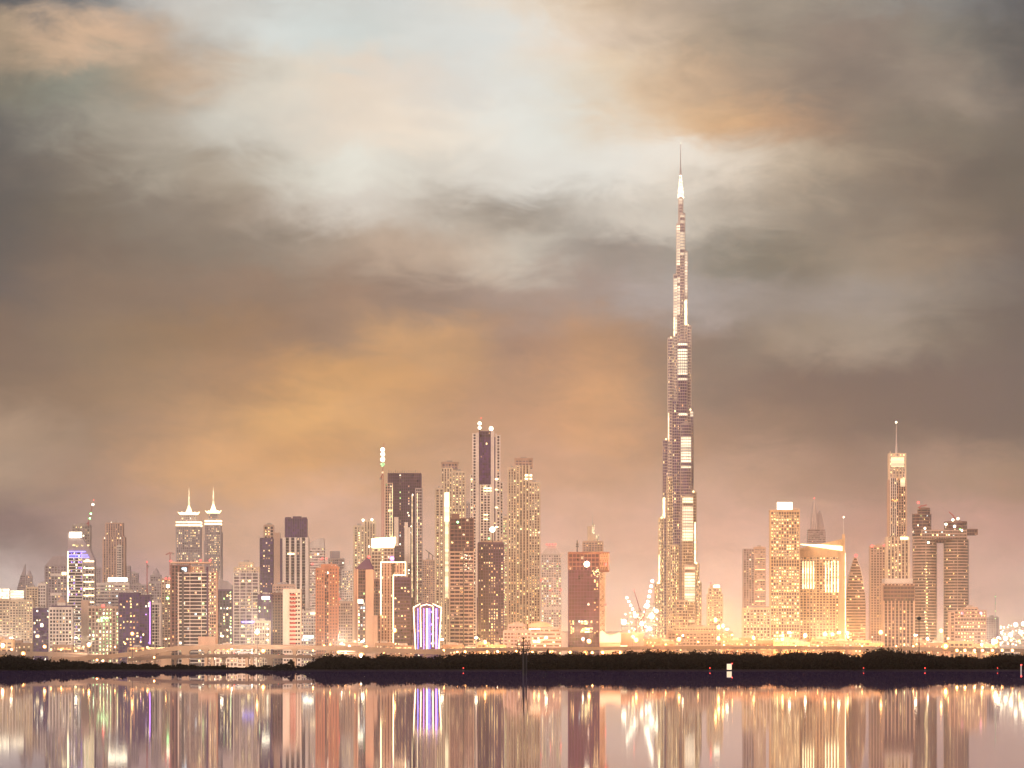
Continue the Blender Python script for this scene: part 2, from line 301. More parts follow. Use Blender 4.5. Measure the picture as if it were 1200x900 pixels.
class Tower:
    """A building whose outline was measured in the photograph and is built full size at D metres from the camera."""
    def __init__(s, name, label, D, cx, cat='skyscraper', group=None):
        s.D = D; s.cx = X(cx, D); s.e = empty(name, (s.cx, D, 0)); tag(s.e, label, cat, group)
        s.parts = {}; s.wins = []; s.k = D / F
    def x(s, px): return X(px, s.D) - s.cx
    def z(s, py): return Z(py, s.D)
    def g(s, n):
        if n not in s.parts: s.parts[n] = MB()
        return s.parts[n]
    def one(s, n, mb, smooth=False): return mb.build(n, s.e, smooth=smooth)
    def vol(s, x0, x1, yt, yb=None, dep=None, yo=0.0, wall='cream stone', glass='dark glass', fh=3.6, bw=3.4, band=.35, pier=.3,
            sp=.30, pp=.45, lit=.15, pal='warm', part='facade', ww=.6, cols=None, cap=True, parapet=1.6, zlit=None, litcol=None):
        fh *= random.uniform(.93, 1.12); bw *= random.uniform(.86, 1.2); band *= random.uniform(.85, 1.15)
        m = s.g(part); a, b = s.x(x0), s.x(x1); z1 = s.z(yt); z0 = -0.5 if yb is None else s.z(yb)
        w = b - a; dep = dep or w; y0 = yo; y1 = yo + dep
        m.box(a, b, y0, y1, z0, z1, glass)
        nf = max(1, int(round((z1 - z0) / fh))); fh = (z1 - z0) / nf
        nb = max(1, int(round(w / bw))); bw = w / nb
        ns = max(1, int(round(dep / bw))); bs = dep / ns
        if band > 0:
            for i in range(nf):
                zz = z0 + i * fh + fh * (1 - band)
                m.box(a - sp, b + sp, y0 - sp, y1 + sp, zz, zz + fh * band - (0.004 if i == nf - 1 else 0), wall)
        if pier > 0:
            for i in range(nb + 1):
                if cols and (i % cols): continue
                xx = a + i * bw; h = pier * bw / 2
                m.box(xx - h - (pp - .02 if i == 0 else 0), xx + h + (pp - .02 if i == nb else 0), y0 - pp, y0 + 0.5, z0, z1 + 0.2, wall)
            for sd in (-1, 1):
                xs = a if sd < 0 else b
                for i in range(1, ns + 1):
                    if cols and (i % cols): continue
                    yy = y0 + i * bs; h = pier * bs / 2
                    m.box(xs - (pp if sd < 0 else -0.5 + 0.3), xs + (pp if sd > 0 else -0.5 + 0.3), yy - h, yy + h, z0, z1 + 0.2, wall)
        if cap:
            m.box(a - sp - .12, b + sp + .12, y0 - sp - .12, y1 + sp + .12, z1 + 0.01, z1 + parapet, wall)
            m.box(a + w * .3, b - w * .35, y0 + dep * .3, y1 - dep * .3, z1 + parapet + .01, z1 + parapet + 2.6, 'concrete')
            for _ in range(3):
                qx = random.uniform(a + 1, b - 2.5); qy = y0 + random.uniform(.05, .25) * dep; m.box(qx, qx + random.uniform(1, 2.4), qy, qy + 1.4, z1 + parapet + .012, z1 + parapet + random.uniform(.9, 2.2), 'pale metal')
        # lit windows
        wh = fh * (1 - band) * 0.72; wz = fh * (1 - band) / 2; wv = (bw * (1 - pier)) * ww
        colf = [random.choice([.3, .7, .8, .9, 1, 1.1, 1.2, 2.2]) for _ in range(nb)]
        for i in range(nf):
            zc = z0 + i * fh + wz
            if zc < 6: continue
            pl = min(.92, lit * 1.5)
            if zlit: pl = zlit((z1 - zc) / max(z1 - z0, 1))
            rowf = random.choice([0, .1, .5, .6, .7, .8, .9, 1, 1, 1, 1.1, 1.2, 1.3, 1.4, 2.0])
            for j in range(nb):
                q = pl * rowf * colf[j]
                if litcol and j in litcol: q = litcol[j]
                if random.random() < q: s.wins.append((a + (j + .5) * bw, y0 - .07, zc, wv, wh, 0, pick(pal)))
            for sd in (-1, 1):
                if dep < 8: continue
                for j in range(ns):
                    if random.random() < pl * rowf * .7: s.wins.append(((a - .07) if sd < 0 else (b + .07), y0 + (j + .5) * bs, zc, bs * (1 - pier) * ww, wh, sd, pick(pal)))
        return s
    def tube(s, px, rp, yt, yb=None, yo=0.0, ry=None, wall='grey cladding', glass='dark glass', fh=3.6, band=.35, sp=.3, n=16, lit=.1, pal='warm',
             fins=8, glow=(), part='facade', flood='glow panel', cap=True):
        m = s.g(part); cx = s.x(px); r = rp * s.k; ry = ry or r; z1 = s.z(yt); z0 = -.5 if yb is None else s.z(yb)
        m.frus((cx, yo, z0, r, ry), (cx, yo, z1, r, ry), n, glass)
        nf = max(1, int(round((z1 - z0) / fh))); fh = (z1 - z0) / nf
        for i in range(nf):
            zz = z0 + i * fh + fh * (1 - band); zt = zz + fh * band - (.004 if i == nf - 1 else 0)
            m.frus((cx, yo, zz, r + sp, ry + sp), (cx, yo, zt, r + sp, ry + sp), n, wall)
            zc = z0 + i * fh + fh * (1 - band) / 2
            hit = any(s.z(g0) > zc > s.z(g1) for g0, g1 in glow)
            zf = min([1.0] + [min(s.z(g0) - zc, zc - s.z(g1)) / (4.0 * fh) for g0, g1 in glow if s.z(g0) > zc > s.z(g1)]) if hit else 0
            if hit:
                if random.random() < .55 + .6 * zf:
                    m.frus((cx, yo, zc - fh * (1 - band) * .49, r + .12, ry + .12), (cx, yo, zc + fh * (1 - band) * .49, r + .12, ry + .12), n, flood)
            elif zc > 6:
                for j in range(n):
                    t = 2 * pi * (j + .5) / n + pi / n
                    if sin(t) > .25: continue
                    if random.random() < lit:
                        s.wins.append((cx + (r + .1) * cos(pi / n) * cos(t), yo + (ry + .1) * cos(pi / n) * sin(t), zc, min(1.6, r * 2 * sin(pi / n) * .7), fh * (1 - band) * .9, ('a', math.atan2(sin(t) / ry, cos(t) / r)), pick(pal)))
        for i in range(fins):
            t = pi + pi * i / max(fins - 1, 1)
            x, y = cx + (r + sp + .05) * cos(t), yo + (ry + sp + .05) * sin(t)
            m.box(x - .35, x + .35, y - .35, y + .35, z0, z1 + .5, wall)
        if cap:
            m.frus((cx, yo, z1 + .01, r + sp + .15, ry + sp + .15), (cx, yo, z1 + 1.6, r + sp + .15, ry + sp + .15), n, wall)
            m.frus((cx, yo, z1 + 1.62, r * .5, ry * .5), (cx, yo, z1 + 3.4, r * .45, ry * .45), n, 'concrete')
        return s
    def shape(s, prof, yt, yb=None, yo=0.0, dep=None, wall='grey cladding', glass='dark glass', fh=3.6, band=.35, sp=.3, lit=.1, pal='warm', bw=3.2, part='facade'):
        """prof(py) -> (left px, right px): a tower whose width changes from storey to storey"""
        m = s.g(part); z1 = s.z(yt); z0 = -.5 if yb is None else s.z(yb); nf = max(1, int((z1 - z0) / fh)); fh = (z1 - z0) / nf
        for i in range(nf):
            zb = z0 + i * fh; py = HZ - (zb + fh * .5 - CAM_H) / s.k
            l, r = prof(py); l, r = s.x(l), s.x(r); w = r - l; dp = dep or w
            if w < .6: continue
            yc = yo + (dep or 20) / 2
            m.box(l, r, yc - dp / 2, yc + dp / 2, zb, zb + fh - .002, glass)
            m.box(l - sp, r + sp, yc - dp / 2 - sp, yc + dp / 2 + sp, zb + fh * (1 - band), zb + fh - .006, wall)
            nb = max(1, int(w / bw))
            for j in range(nb):
                if random.random() < lit: s.wins.append((l + (j + .5) * w / nb, yc - dp / 2 - .07, zb + fh * (1 - band) / 2, w / nb * .7, fh * (1 - band) * .9, 0, pick(pal)))
        return s
    def bx(s, part, x0, x1, yt, yb, y0, y1, m, sep=False):
        mb = MB() if sep else s.g(part)
        mb.box(s.x(x0), s.x(x1), y0, y1, s.z(yb), s.z(yt), m)
        if sep: s.one(part, mb)
        return s
    def poly(s, part, pts, y0, y1, m, sep=False):
        mb = MB() if sep else s.g(part)
        mb.poly([(s.x(a), s.z(b)) for a, b in pts][::-1], y0, y1, m)
        if sep: s.one(part, mb)
        return s
    def pyr(s, part, px, rp, yt, yb, m, yo=0, n=4, rt=.02, ry=None, sep=False):
        mb = MB() if sep else s.g(part); r = rp * s.k * (math.sqrt(2) if n == 4 else 1); ry = r if ry is None else ry
        mb.frus((s.x(px), yo, s.z(yb), r, ry), (s.x(px), yo, s.z(yt), r * rt, ry * rt), n, m)
        if sep: s.one(part, mb)
        return s
    def spire(s, px, yt, yb, rb, rt=.15, m='pale metal', yo=5, part='spire'):
        mb = MB(); mb.frus((s.x(px), yo, s.z(yb), rb, rb), (s.x(px), yo, s.z(yt), rt, rt), 8, m); s.one(part, mb); return s
    def dot(s, px, py, r=.9, m='red lamp', yo=-1.0, part='warning_light'):
        mb = MB(); mb.ball((0, 0, 0), r * s.k, m, 8, 5); o = mb.build(part, s.e, (s.x(px), yo, s.z(py)), True)
        return s
    def done(s, split=None):
        for n, m in s.parts.items(): m.build(n, s.e)
        ws = s.wins; random.shuffle(ws); split = (100 if s.D < 5900 else 0) if split is None else split
        def quad(w):
            x, y, z, ww, wh, nrm, m = w
            an = 0 if nrm == 0 else (pi / 2 if nrm == 1 else (-pi / 2 if nrm == -1 else nrm[1] + pi / 2))
            return x, y, z, ww, wh, an, m
        cache = {}
        ws.sort(key=lambda w: -w[3] * w[4] * (1 if w[5] == 0 else .2))
        head = ws[:split]; rest = ws[split:]
        for w in head:
            x, y, z, ww, wh, an, m = quad(w); k = (round(ww, 2), round(wh, 2), m)
            if k not in cache:
                me = bpy.data.meshes.new('window'); a, b = ww / 2, wh / 2
                me.from_pydata([(-a, -.02, -b), (a, -.02, -b), (a, -.02, b), (-a, -.02, b), (-a, .03, -b), (a, .03, -b), (a, .03, b), (-a, .03, b)], [],
                               [(0, 1, 2, 3), (1, 5, 6, 2), (4, 0, 3, 7), (3, 2, 6, 7), (4, 5, 1, 0)]); me.materials.append(MATS[m]); cache[k] = me
            o = bpy.data.objects.new('window', cache[k]); o.location = (x, y, z); o.rotation_euler = (0, 0, an); o.parent = s.e; C.objects.link(o)
        if rest:
            mb = MB()
            for w in rest:
                x, y, z, ww, wh, an, m = quad(w); c, q = cos(an) * ww / 2, sin(an) * ww / 2
                mb.add([(x - c, y - q, z - wh / 2), (x + c, y + q, z - wh / 2), (x + c, y + q, z + wh / 2), (x - c, y - q, z + wh / 2)], [(0, 1, 2, 3)], m)
            tag(mb.build('windows', s.e), kind='stuff')
        return s

exec_order = []
# ------------------------------------------------------------------ water, land, haze
def sheet(name, pts, z, mat):
    me = bpy.data.meshes.new(name); me.from_pydata([(x, y, z) for x, y in pts], [], [tuple(range(len(pts)))]); me.materials.append(mat)
    o = bpy.data.objects.new(name, me); C.objects.link(o); return o
wm = bpy.data.materials.new('still water'); wm.use_nodes = True
t = wm.node_tree; b = t.nodes['Principled BSDF']
b.inputs['Base Color'].default_value = (0.010, 0.010, 0.045, 1); b.inputs['IOR'].default_value = 1.33
g = t.nodes.new('ShaderNodeNewGeometry'); sp_ = t.nodes.new('ShaderNodeSeparateXYZ'); t.links.new(g.outputs['Position'], sp_.inputs[0])
nz = t.nodes.new('ShaderNodeTexNoise'); nz.inputs['Scale'].default_value = 0.012; nz.inputs['Detail'].default_value = 4
mpw = t.nodes.new('ShaderNodeMapping'); mpw.inputs['Scale'].default_value = (1, 0.25, 1)
t.links.new(g.outputs['Position'], mpw.inputs[0]); t.links.new(mpw.outputs[0], nz.inputs['Vector'])
ad = t.nodes.new('ShaderNodeMath'); ad.operation = 'MULTIPLY_ADD'; ad.inputs[1].default_value = 30
t.links.new(nz.outputs[0], ad.inputs[0]); t.links.new(sp_.outputs[1], ad.inputs[2])
mr = t.nodes.new('ShaderNodeMapRange'); mr.inputs[1].default_value = 40; mr.inputs[2].default_value = 125
mr.inputs[3].default_value = 0.028; mr.inputs[4].default_value = 0.006
t.links.new(ad.outputs[0], mr.inputs[0]); t.links.new(mr.outputs[0], b.inputs['Roughness'])
# silt in the creek scatters a little dusky blue light under the mirror
df = t.nodes.new('ShaderNodeBsdfDiffuse'); df.inputs[0].default_value = (0.11, 0.075, 0.24, 1); mxs = t.nodes.new('ShaderNodeMixShader'); mxs.inputs[0].default_value = 0.14
t.links.new(b.outputs[0], mxs.inputs[1]); t.links.new(df.outputs[0], mxs.inputs[2]); t.links.new(mxs.outputs[0], t.nodes['Material Output'].inputs['Surface'])
tag(sheet('water', [(-1500, -90), (1500, -90), (1500, 903), (-1500, 903)], 0.0, wm), kind='structure')
# land: one sheet with a sloping mud bank
bm_ = MB(); xs = [-2900 + i * 10 for i in range(581)] if False else [-2900, -1500, -600] + [-300 + 3 * i for i in range(201)] + [600, 1500, 2900]
pts = []
for x in xs: pts += [(x, 900 + 2.0 * sin(x * .11) + 1.2 * sin(x * .37), -0.15)]
n = len(xs)
v = pts + [(x, p[1] + 2.2, 0.22) for x, p in zip(xs, pts)] + [(x, 12900, 0.25) for x in xs]
f = [(i, i + 1, n + i + 1, n + i) for i in range(n - 1)] + [(n + i, n + i + 1, 2 * n + i + 1, 2 * n + i) for i in range(n - 1)]
bm_.add(v, f, 'sand'); tag(bm_.build('ground'), kind='structure')

hm = bpy.data.materials.new('haze'); hm.use_nodes = True; t = hm.node_tree
for q in list(t.nodes):
    if q.type != 'OUTPUT_MATERIAL': t.nodes.remove(q)
pv = t.nodes.new('ShaderNodeVolumePrincipled'); pv.inputs['Color'].default_value = (0.97, 0.93, 0.93, 1)
pv.inputs['Density'].default_value = HAZE_DENSITY; pv.inputs['Anisotropy'].default_value = 0.86
t.links.new(pv.outputs[0], [q for q in t.nodes if q.type == 'OUTPUT_MATERIAL'][0].inputs['Volume'])
MATS['haze'] = hm
hb = MB(); hb.box(-3000, 3000, -100, 13000, -1.2, 860, 'haze'); tag(hb.build('haze'), kind='stuff')

# ------------------------------------------------------------------ mangroves along the shore
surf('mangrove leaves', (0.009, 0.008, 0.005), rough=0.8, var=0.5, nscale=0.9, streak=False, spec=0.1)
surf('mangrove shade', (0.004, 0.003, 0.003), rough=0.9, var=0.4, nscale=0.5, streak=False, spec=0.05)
surf('bark', (0.08, 0.055, 0.04), rough=0.9, nscale=3)
PROF = [(-60,765),(0,766.7),(33,770),(66,773),(100,775),(133,776),(183,777.5),(200,780),(233,778.5),(283,780),(333,779),(362,779),(370,771),(383,768),(400,768),
 (433,769.5),(450,766.5),(483,768),(510,770),(533,766),(566,765),(613,764),(633,763),(666,765),(700,766.5),(733,763),(776,762),(800,764),(866,764),(900,767),(933,763),(983,762.5),(1000,767),(1011,770.5),
 (1018,762),(1033,760),(1053,763),(1076,762),(1100,767),(1133,767),(1153,770),(1166,765),(1200,767),(1270,766)]
def prof(px):
    for (a, b), (c, d) in zip(PROF, PROF[1:]):
        if a <= px <= c: return b + (d - b) * (px - a) / (c - a)
    return 767
rnd = random.Random(3)
def thicket(p0, p1):
    leaves = MB(); vs = []; fs = []
    px = p0
    while px < p1:
        for row in range(3):
            D = 906 + row * 9 + rnd.uniform(-2, 2); x = X(px + rnd.uniform(-3, 3), D)
            top = Z(prof(px) + rnd.uniform(-1.2, 3.5) + (2 - row) * 2.2, D)
            if top < .5: top = .5
            rx = rnd.uniform(.9, 1.9) * (0.6 + top * .2); rz = max(top * .55, .4); cz = top - rz; ry = rx * 1.1
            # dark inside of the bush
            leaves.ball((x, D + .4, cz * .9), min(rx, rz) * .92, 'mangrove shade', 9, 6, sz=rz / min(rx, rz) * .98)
            nl = int(150 + 120 * top * .5)
            for _ in range(nl):
                th = rnd.uniform(0, 2 * pi); u = rnd.uniform(-.9, 1); q = math.sqrt(1 - u * u); rr = rnd.uniform(.82, 1.1) + .12 * sin(th * 5 + px) 
                c = Vector((x + rx * rr * q * cos(th), D + ry * rr * q * sin(th), max(.15, cz + rz * rr * u)))
                s_ = rnd.uniform(.07, .2); a = Vector((rnd.gauss(0, 1), rnd.gauss(0, 1), rnd.gauss(0, 1))).normalized(); bb = a.orthogonal().normalized()
                o = len(leaves.v); leaves.v += [tuple(c - a * s_ * 1.4), tuple(c + bb * s_), tuple(c + a * s_ * 1.4), tuple(c - bb * s_)]
                leaves.f.append([o, o + 1, o + 2, o + 3]); leaves.m.append(leaves.mi('mangrove leaves'))
        px += rnd.uniform(4.5, 7.5)
    return leaves
tag(thicket(-380, 1580).build('mangrove_thicket'), kind='stuff', label='dark mangrove thicket lining the far shore')
# the one small tree that stands up above the low scrub
te = empty('tree', (X(341, 915), 915, 0)); tag(te, 'small dark tree standing alone above the low scrub before the flyover', 'tree')
m = MB(); m.bar((0, 0, .1), (.05, 0, 1.0), .09, 'bark', 6, .06); m.bar((.05, 0, 1.0), (-.4, 0, 1.7), .05, 'bark', 5, .03); m.bar((.05, 0, 1.0), (.5, .1, 1.6), .05, 'bark', 5, .03); m.build('trunk', te)
m = MB()
for (cx, cz, r) in ((0, 1.95, .42), (-.42, 1.6, .35), (.45, 1.55, .38), (.05, 1.5, .5)):
    for _ in range(130):
        a = Vector((rnd.gauss(0, 1), rnd.gauss(0, 1), rnd.gauss(0, 1))).normalized(); c = Vector((cx, 0, cz)) + a * r * rnd.uniform(.5, 1.05); bb = a.orthogonal().normalized(); e2 = a.cross(bb); s_ = rnd.uniform(.04, .1)
        o = len(m.v); m.v += [tuple(c - bb * s_ * 1.5), tuple(c + e2 * s_), tuple(c + bb * s_ * 1.5), tuple(c - e2 * s_)]; m.f.append([o, o + 1, o + 2, o + 3]); m.m.append(m.mi('mangrove leaves'))
m.build('crown', te)

# ------------------------------------------------------------------ roads
def road(name, label, D, path, th, wid, piers, pw=3.0, cat='elevated road', mat='road concrete', par=1.1):
    t = Tower(name, label, D, (path[0][0] + path[-1][0]) / 2, cat)
    d = MB(); p = MB(); k = t.k
    top = [(t.x(a), t.z(b)) for a, b in path]; bot = [(x, z - th) for x, z in top]
    d.poly(top[::1] + bot[::-1], 0, wid, mat)
    for y0 in (-.25, wid - .05):
        d.poly([(x, z + par) for x, z in top] + [(x, z - .3) for x, z in top[::-1]], y0, y0 + .3, mat)
    d.poly([(x, z + .004 + .02) for x, z in top] + [(x, z + .004) for x, z in top[::-1]], .3, wid - .3, 'asphalt')
    d.build('deck', t.e)
    for q in piers:
        px, w = q; 
        z = None
        for (a, b), (c, e) in zip(path, path[1:]):
            if a <= px <= c: z = t.z(b + (e - b) * (px - a) / (c - a)) - th
        if z is None: continue
        m = MB(); x = t.x(px); m.box(x - w / 2, x + w / 2, 1.5, wid - 1.5, -.3, z - 1.2, mat)
        m.poly([(x - w / 2 - 1.2, z - .01), (x - w / 2, z - 1.21), (x + w / 2, z - 1.21), (x + w / 2 + 1.2, z - .01)][::-1], .8, wid - .8, mat)
        m.build('pier', t.e)
    return t
road('flyover', 'long curving concrete flyover on broad piers, the upper of the two', 3000,
     [(60,773),(90,771.5),(133,768),(166,764.5),(186,762),(206,759),(266,757),(333,757.6),(400,759),(440,760.5),(520,764)], 1.9, 11,
     [(180,1.7),(194,7),(217,5),(241,2),(248.5,2),(289,2),(295,2),(345,2.4),(385,2.4)])
road('flyover', 'lower straight concrete road bridge passing beneath the curving flyover', 2880,
     [(150,773),(190,770),(240,768.5),(300,768.5),(360,769.5),(420,771)], 1.1, 9, [(205,1.5),(262,1.5),(316,3.5),(375,1.5)])
road('highway_bridge', 'long lit expressway bridge running behind the mangroves below the tallest tower', 4300,
     [(395,764),(470,762.5),(560,760.5),(650,760),(760,758.5),(900,758),(1020,759),(1100,760),(1240,762)], 2.2, 16,
     [(px, 2.4) for px in range(420, 1235, 26)])
road('highway_bridge', 'lit expressway ramp behind the mangroves below the white crowned blocks', 4500,
     [(-40,764),(20,764.5),(80,766),(130,768.5)], 3.0, 12, [(px, 2.2) for px in range(-30, 125, 22)])


# ------------------------------------------------------------------ towers, from the left edge to the right
def T(*a, **k): return Tower(*a, **k)
cr, wh, pk, bk, gy, pu, br, cc = 'cream stone', 'white stone', 'pink beige stone', 'brick render', 'grey cladding', 'purple cladding', 'brown cladding', 'concrete'
dg, pg, bg_, gg, pl_, pa = 'dark glass', 'purple glass', 'brown glass', 'grey glass', 'plum glass', 'pale glass'

t = T('apartment_tower', 'cream balconied block at the edge under the widest white floodlit crown', 5600, 4)
t.vol(-9, 11, 703, wall=cr, glass=bg_, fh=3.9, bw=4.5, band=.45, lit=.35, pal='gold', dep=25)
t.bx('crown', -8, 10.6, 689.6, 702, 3, 20, wh)
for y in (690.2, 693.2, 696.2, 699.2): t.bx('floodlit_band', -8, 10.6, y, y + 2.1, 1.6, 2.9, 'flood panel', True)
t.done(40)
t = T('apartment_tower', 'cream windowed block beside it, white floodlit crown and orange glow at its foot', 5500, 25)
t.vol(11.5, 38, 704, wall=cr, glass=bg_, fh=3.5, bw=3.3, band=.4, pier=.4, lit=.4, pal='gold', dep=28)
t.bx('crown', 12, 27.5, 691.6, 702.6, 3, 18, wh)
for y in (692.2, 695.2, 698.4): t.bx('floodlit_band', 12, 27.5, y, y + 2.0, 1.6, 2.9, 'flood panel', True)
t.done(60)
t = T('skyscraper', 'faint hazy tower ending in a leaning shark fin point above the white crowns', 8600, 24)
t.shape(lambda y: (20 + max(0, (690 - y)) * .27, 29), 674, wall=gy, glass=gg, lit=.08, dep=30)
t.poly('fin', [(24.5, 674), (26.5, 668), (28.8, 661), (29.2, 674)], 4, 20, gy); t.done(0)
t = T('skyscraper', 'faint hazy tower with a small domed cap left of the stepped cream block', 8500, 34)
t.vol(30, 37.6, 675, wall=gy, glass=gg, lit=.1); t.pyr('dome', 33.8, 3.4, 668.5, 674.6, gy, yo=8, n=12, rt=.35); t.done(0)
t = T('apartment_tower', 'stepped cream block with small rooftop mast between crown lights and grey gable', 6400, 42)
t.vol(31, 44, 689, wall=cr, glass=bg_, lit=.2, dep=22).vol(44.3, 53, 685, wall=wh, glass=gg, lit=.15, fh=4, dep=22, yo=3); t.spire(44.8, 678.5, 688, .5, yo=10); t.done(0)
t = T('office_tower', 'broad grey glass tower with a sloping gabled top, lit white on one corner', 6600, 66)
t.vol(53, 78, 663, wall=gy, glass=gg, fh=4, bw=4.2, band=.3, lit=.12, pal='warm', cap=False, dep=35)
t.poly('roof', [(52.6, 662.8), (62, 652), (75, 652), (78.6, 657), (78.6, 662.8)], -.6, 35, gy)
t.bx('recess', 59, 72, 672, 675, -.9, 2, wh).bx('recess', 59, 72, 695, 698, -.9, 2, wh); t.bx('sign', 72.5, 77.8, 670.5, 674, -1.6, -.7, 'flood warm', True); t.done(0)
t = T('skyscraper', 'unfinished hazy tower rising behind the slanted blue striped one', 7000, 95)
t.vol(85, 105, 616, wall=cc, glass=gg, fh=4, bw=4, band=.25, lit=.22, pal='warm'); t.done(0)
t = T('office_tower', 'slant topped tower with glowing blue and white floor stripes and white rooftop sign', 5700, 94)
t.vol(79.8, 96.7, 646, wall=wh, glass=dg, fh=3.4, bw=3.2, band=.42, pier=.12, lit=.35, pal='blue', cap=False, dep=26, cols=3)
t.vol(97, 110, 662, wall=gy, glass=dg, fh=3.6, bw=3.2, band=.3, lit=.45, pal='mixed', cap=False, dep=26, yo=1)
t.poly('upper_block', [(79.4, 645.8), (79.4, 624.5), (97, 632), (103, 640), (110.4, 656), (110.4, 661.8), (96.9, 661.8), (96.9, 645.8)], -.2, 25, gy)
for i, y in enumerate(range(657, 706, 8)): t.bx('light_band', 98, 110.3, y, y + 1.6, -.9, -.1, 'flood warm', True)
t.bx('light_band', 79.0, 80.4, 646, 706, -1.6, -.7, 'glow panel bright', True)
for y in (646, 650, 652.5): t.bx('blue_light_band', 81, 97 + (y - 640) * .6, y, y + .9, -1.5, -.7, 'neon blue', True)
for i in range(16):
    if random.random() < .6: t.wins.append((t.x(random.uniform(85, 104)), -.3, t.z(random.choice([640, 643.5, 656]) if i % 2 else 639), 2.6, 2.0, 0, 'yellow light'))
t.bx('rooftop_sign', 81.5, 96, 623.5, 630, -2.4, -1, 'flood white', True); t.done(90)
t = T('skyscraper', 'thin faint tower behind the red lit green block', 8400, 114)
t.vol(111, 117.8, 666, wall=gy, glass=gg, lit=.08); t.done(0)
t = T('skyscraper', 'tall stepped hazy tower with lit corner pins on its flat crown', 7700, 133)
t.vol(121, 145.5, 629, wall=pk, glass=gg, fh=3.8, bw=4, band=.15, pier=.5, lit=.10, dep=40, cap=False)
t.vol(124, 143, 613.5, 629.2, wall=pk, glass=gg, fh=3.8, bw=4, band=.2, pier=.5, lit=.15, dep=34, yo=3)
t.vol(137.5, 142.5, 640, 677, wall=wh, glass=dg, fh=3.8, bw=3, lit=.05, yo=-4, dep=6); t.dot(130, 612, .7, 'white light', 10, 'corner_lamp').dot(142.5, 612.5, .7, 'white light', 10, 'corner_lamp'); t.done(0)
t = T('office_tower', 'wide pale block with ribbon floors and long white rooftop sign', 6800, 130)
t.vol(110, 151, 684, wall=wh, glass=gg, fh=4.6, bw=6, band=.5, pier=.1, lit=.3, pal='cool', dep=40)
t.bx('rooftop_sign', 126.5, 149, 677, 681.5, 0, 2.5, 'flood white', True); t.done(0)
t = T('office_block', 'low dark violet glass block between cream balconies and white grid block', 5250, 49)
t.vol(39, 57.6, 714, wall=pu, glass=pg, fh=3.4, bw=3.4, band=.2, pier=.15, lit=.05, pal='cool', dep=28); t.bx('sign', 47.6, 50.5, 731, 734.5, -1.2, -.5, 'flood white', True); t.bx('sign', 42, 46, 744, 747, -1.2, -.5, 'flood warm', True); t.done(30)
t = T('apartment_block', 'white gridded block with small pointed turret on its dark roof', 5200, 71)
t.vol(58, 84, 713, wall=wh, glass=dg, fh=3.7, bw=3.6, band=.38, pier=.38, lit=.10, pal='mixed', dep=24)
t.bx('roof_storey', 60, 83.8, 709.6, 713.2, .8, 22, pu); t.pyr('turret_roof', 71.5, 5.4, 699, 706, pk, yo=8); t.bx('turret', 67, 76, 706, 709.5, 3, 13, wh); t.done(60)
t = T('apartment_block', 'block washed in green and yellow light with a red beacon on its roof', 5250, 121)
t.vol(103.5, 139.5, 712, wall=pk, glass=bg_, fh=3.8, bw=3.6, band=.25, pier=.35, lit=.30, pal='green', dep=26, litcol={4: .8, 5: .85, 6: .85, 3: .6})
t.bx('side_wing', 94.5, 103.2, 703.5, 784, 4, 24, pk); t.dot(121, 710, 1.8, 'red lamp', -1); 
for i in range(22):
    x = 115 + random.random() * 13; y = 723 + random.random() * 5; t.wins.append((t.x(x), -.75, t.z(y), 2.2, 1.9, 0, 'green white light'))
t.done(100)
t = T('office_tower', 'dark violet tower of two joined slabs with a blue lit edge', 5150, 157)
t.vol(139.5, 163, 696, wall=pu, glass=pg, fh=3.5, bw=3.3, band=.22, pier=.2, lit=.16, pal='orange', dep=26)
t.vol(163.3, 175.6, 698.5, wall=pu, glass=pg, fh=3.5, bw=3.3, band=.25, pier=.2, lit=.14, pal='blue', dep=22, yo=2); t.bx('blue_edge', 175.2, 176, 705, 755, 1, 3, 'neon violet', True)
t.dot(150, 694.5, .6, 'white light', 4, 'roof_lamp'); t.dot(158, 693, .6, 'white light', 4, 'roof_lamp'); t.done(90)
t = T('apartment_tower', 'grey tower with tiered octagonal cupola left of the bright green roof lamp', 6400, 182)
t.vol(174.5, 190, 683, wall=gy, glass=gg, fh=3.6, bw=3.4, lit=.12, pal='warm', dep=22)
t.vol(176.5, 188, 675, 683.2, wall=gy, glass=gg, lit=.15, yo=2, dep=16)
t.pyr('cupola', 182.3, 4.8, 669.5, 674.6, gy, yo=9, n=8, rt=.75); t.pyr('cupola_cap', 182.3, 3.4, 665, 669.4, gy, yo=9, n=8, rt=.1); t.done(0)
t = T('apartment_block', 'slim dark glass block framed by a bright white vertical fin', 5300, 183)
t.vol(178, 188.6, 708, wall=wh, glass=dg, fh=3.5, bw=3.6, band=.2, pier=.2, lit=.12, pal='mixed', dep=20); t.bx('fin', 186.4, 188.8, 707, 757, -1.3, -.46, wh); t.done(40)
t = T('apartment_tower', 'slim hazy block whose corner carries stacked white and green lamps', 6000, 195)
t.vol(189.5, 200, 679, wall=pk, glass=bg_, fh=3.6, bw=3.4, lit=.3, pal='gold', dep=18); t.dot(197, 687, 2.2, 'flood white', -2, 'roof_lamp'); t.dot(196.6, 701, 1.4, 'green lamp', -2, 'roof_lamp'); t.dot(194.5, 678, 1.0, 'red lamp', -1); t.dot(198.5, 678, 1.0, 'red lamp', -1); t.done(0)
t = T('apartment_tower', 'near dark tower banded by white balconies under a thin flat roof slab', 5000, 227)
t.vol(200.8, 209, 662, wall=br, glass=dg, fh=3.75, bw=3.6, band=.25, pier=.35, lit=.10, pal='warm', dep=26, cap=False)
t.vol(209.2, 245, 671, wall=wh, glass=dg, fh=3.75, bw=3.9, band=.27, pier=.10, sp=1.1, pp=.5, lit=.11, pal='mixed', dep=28, cap=False, cols=3)
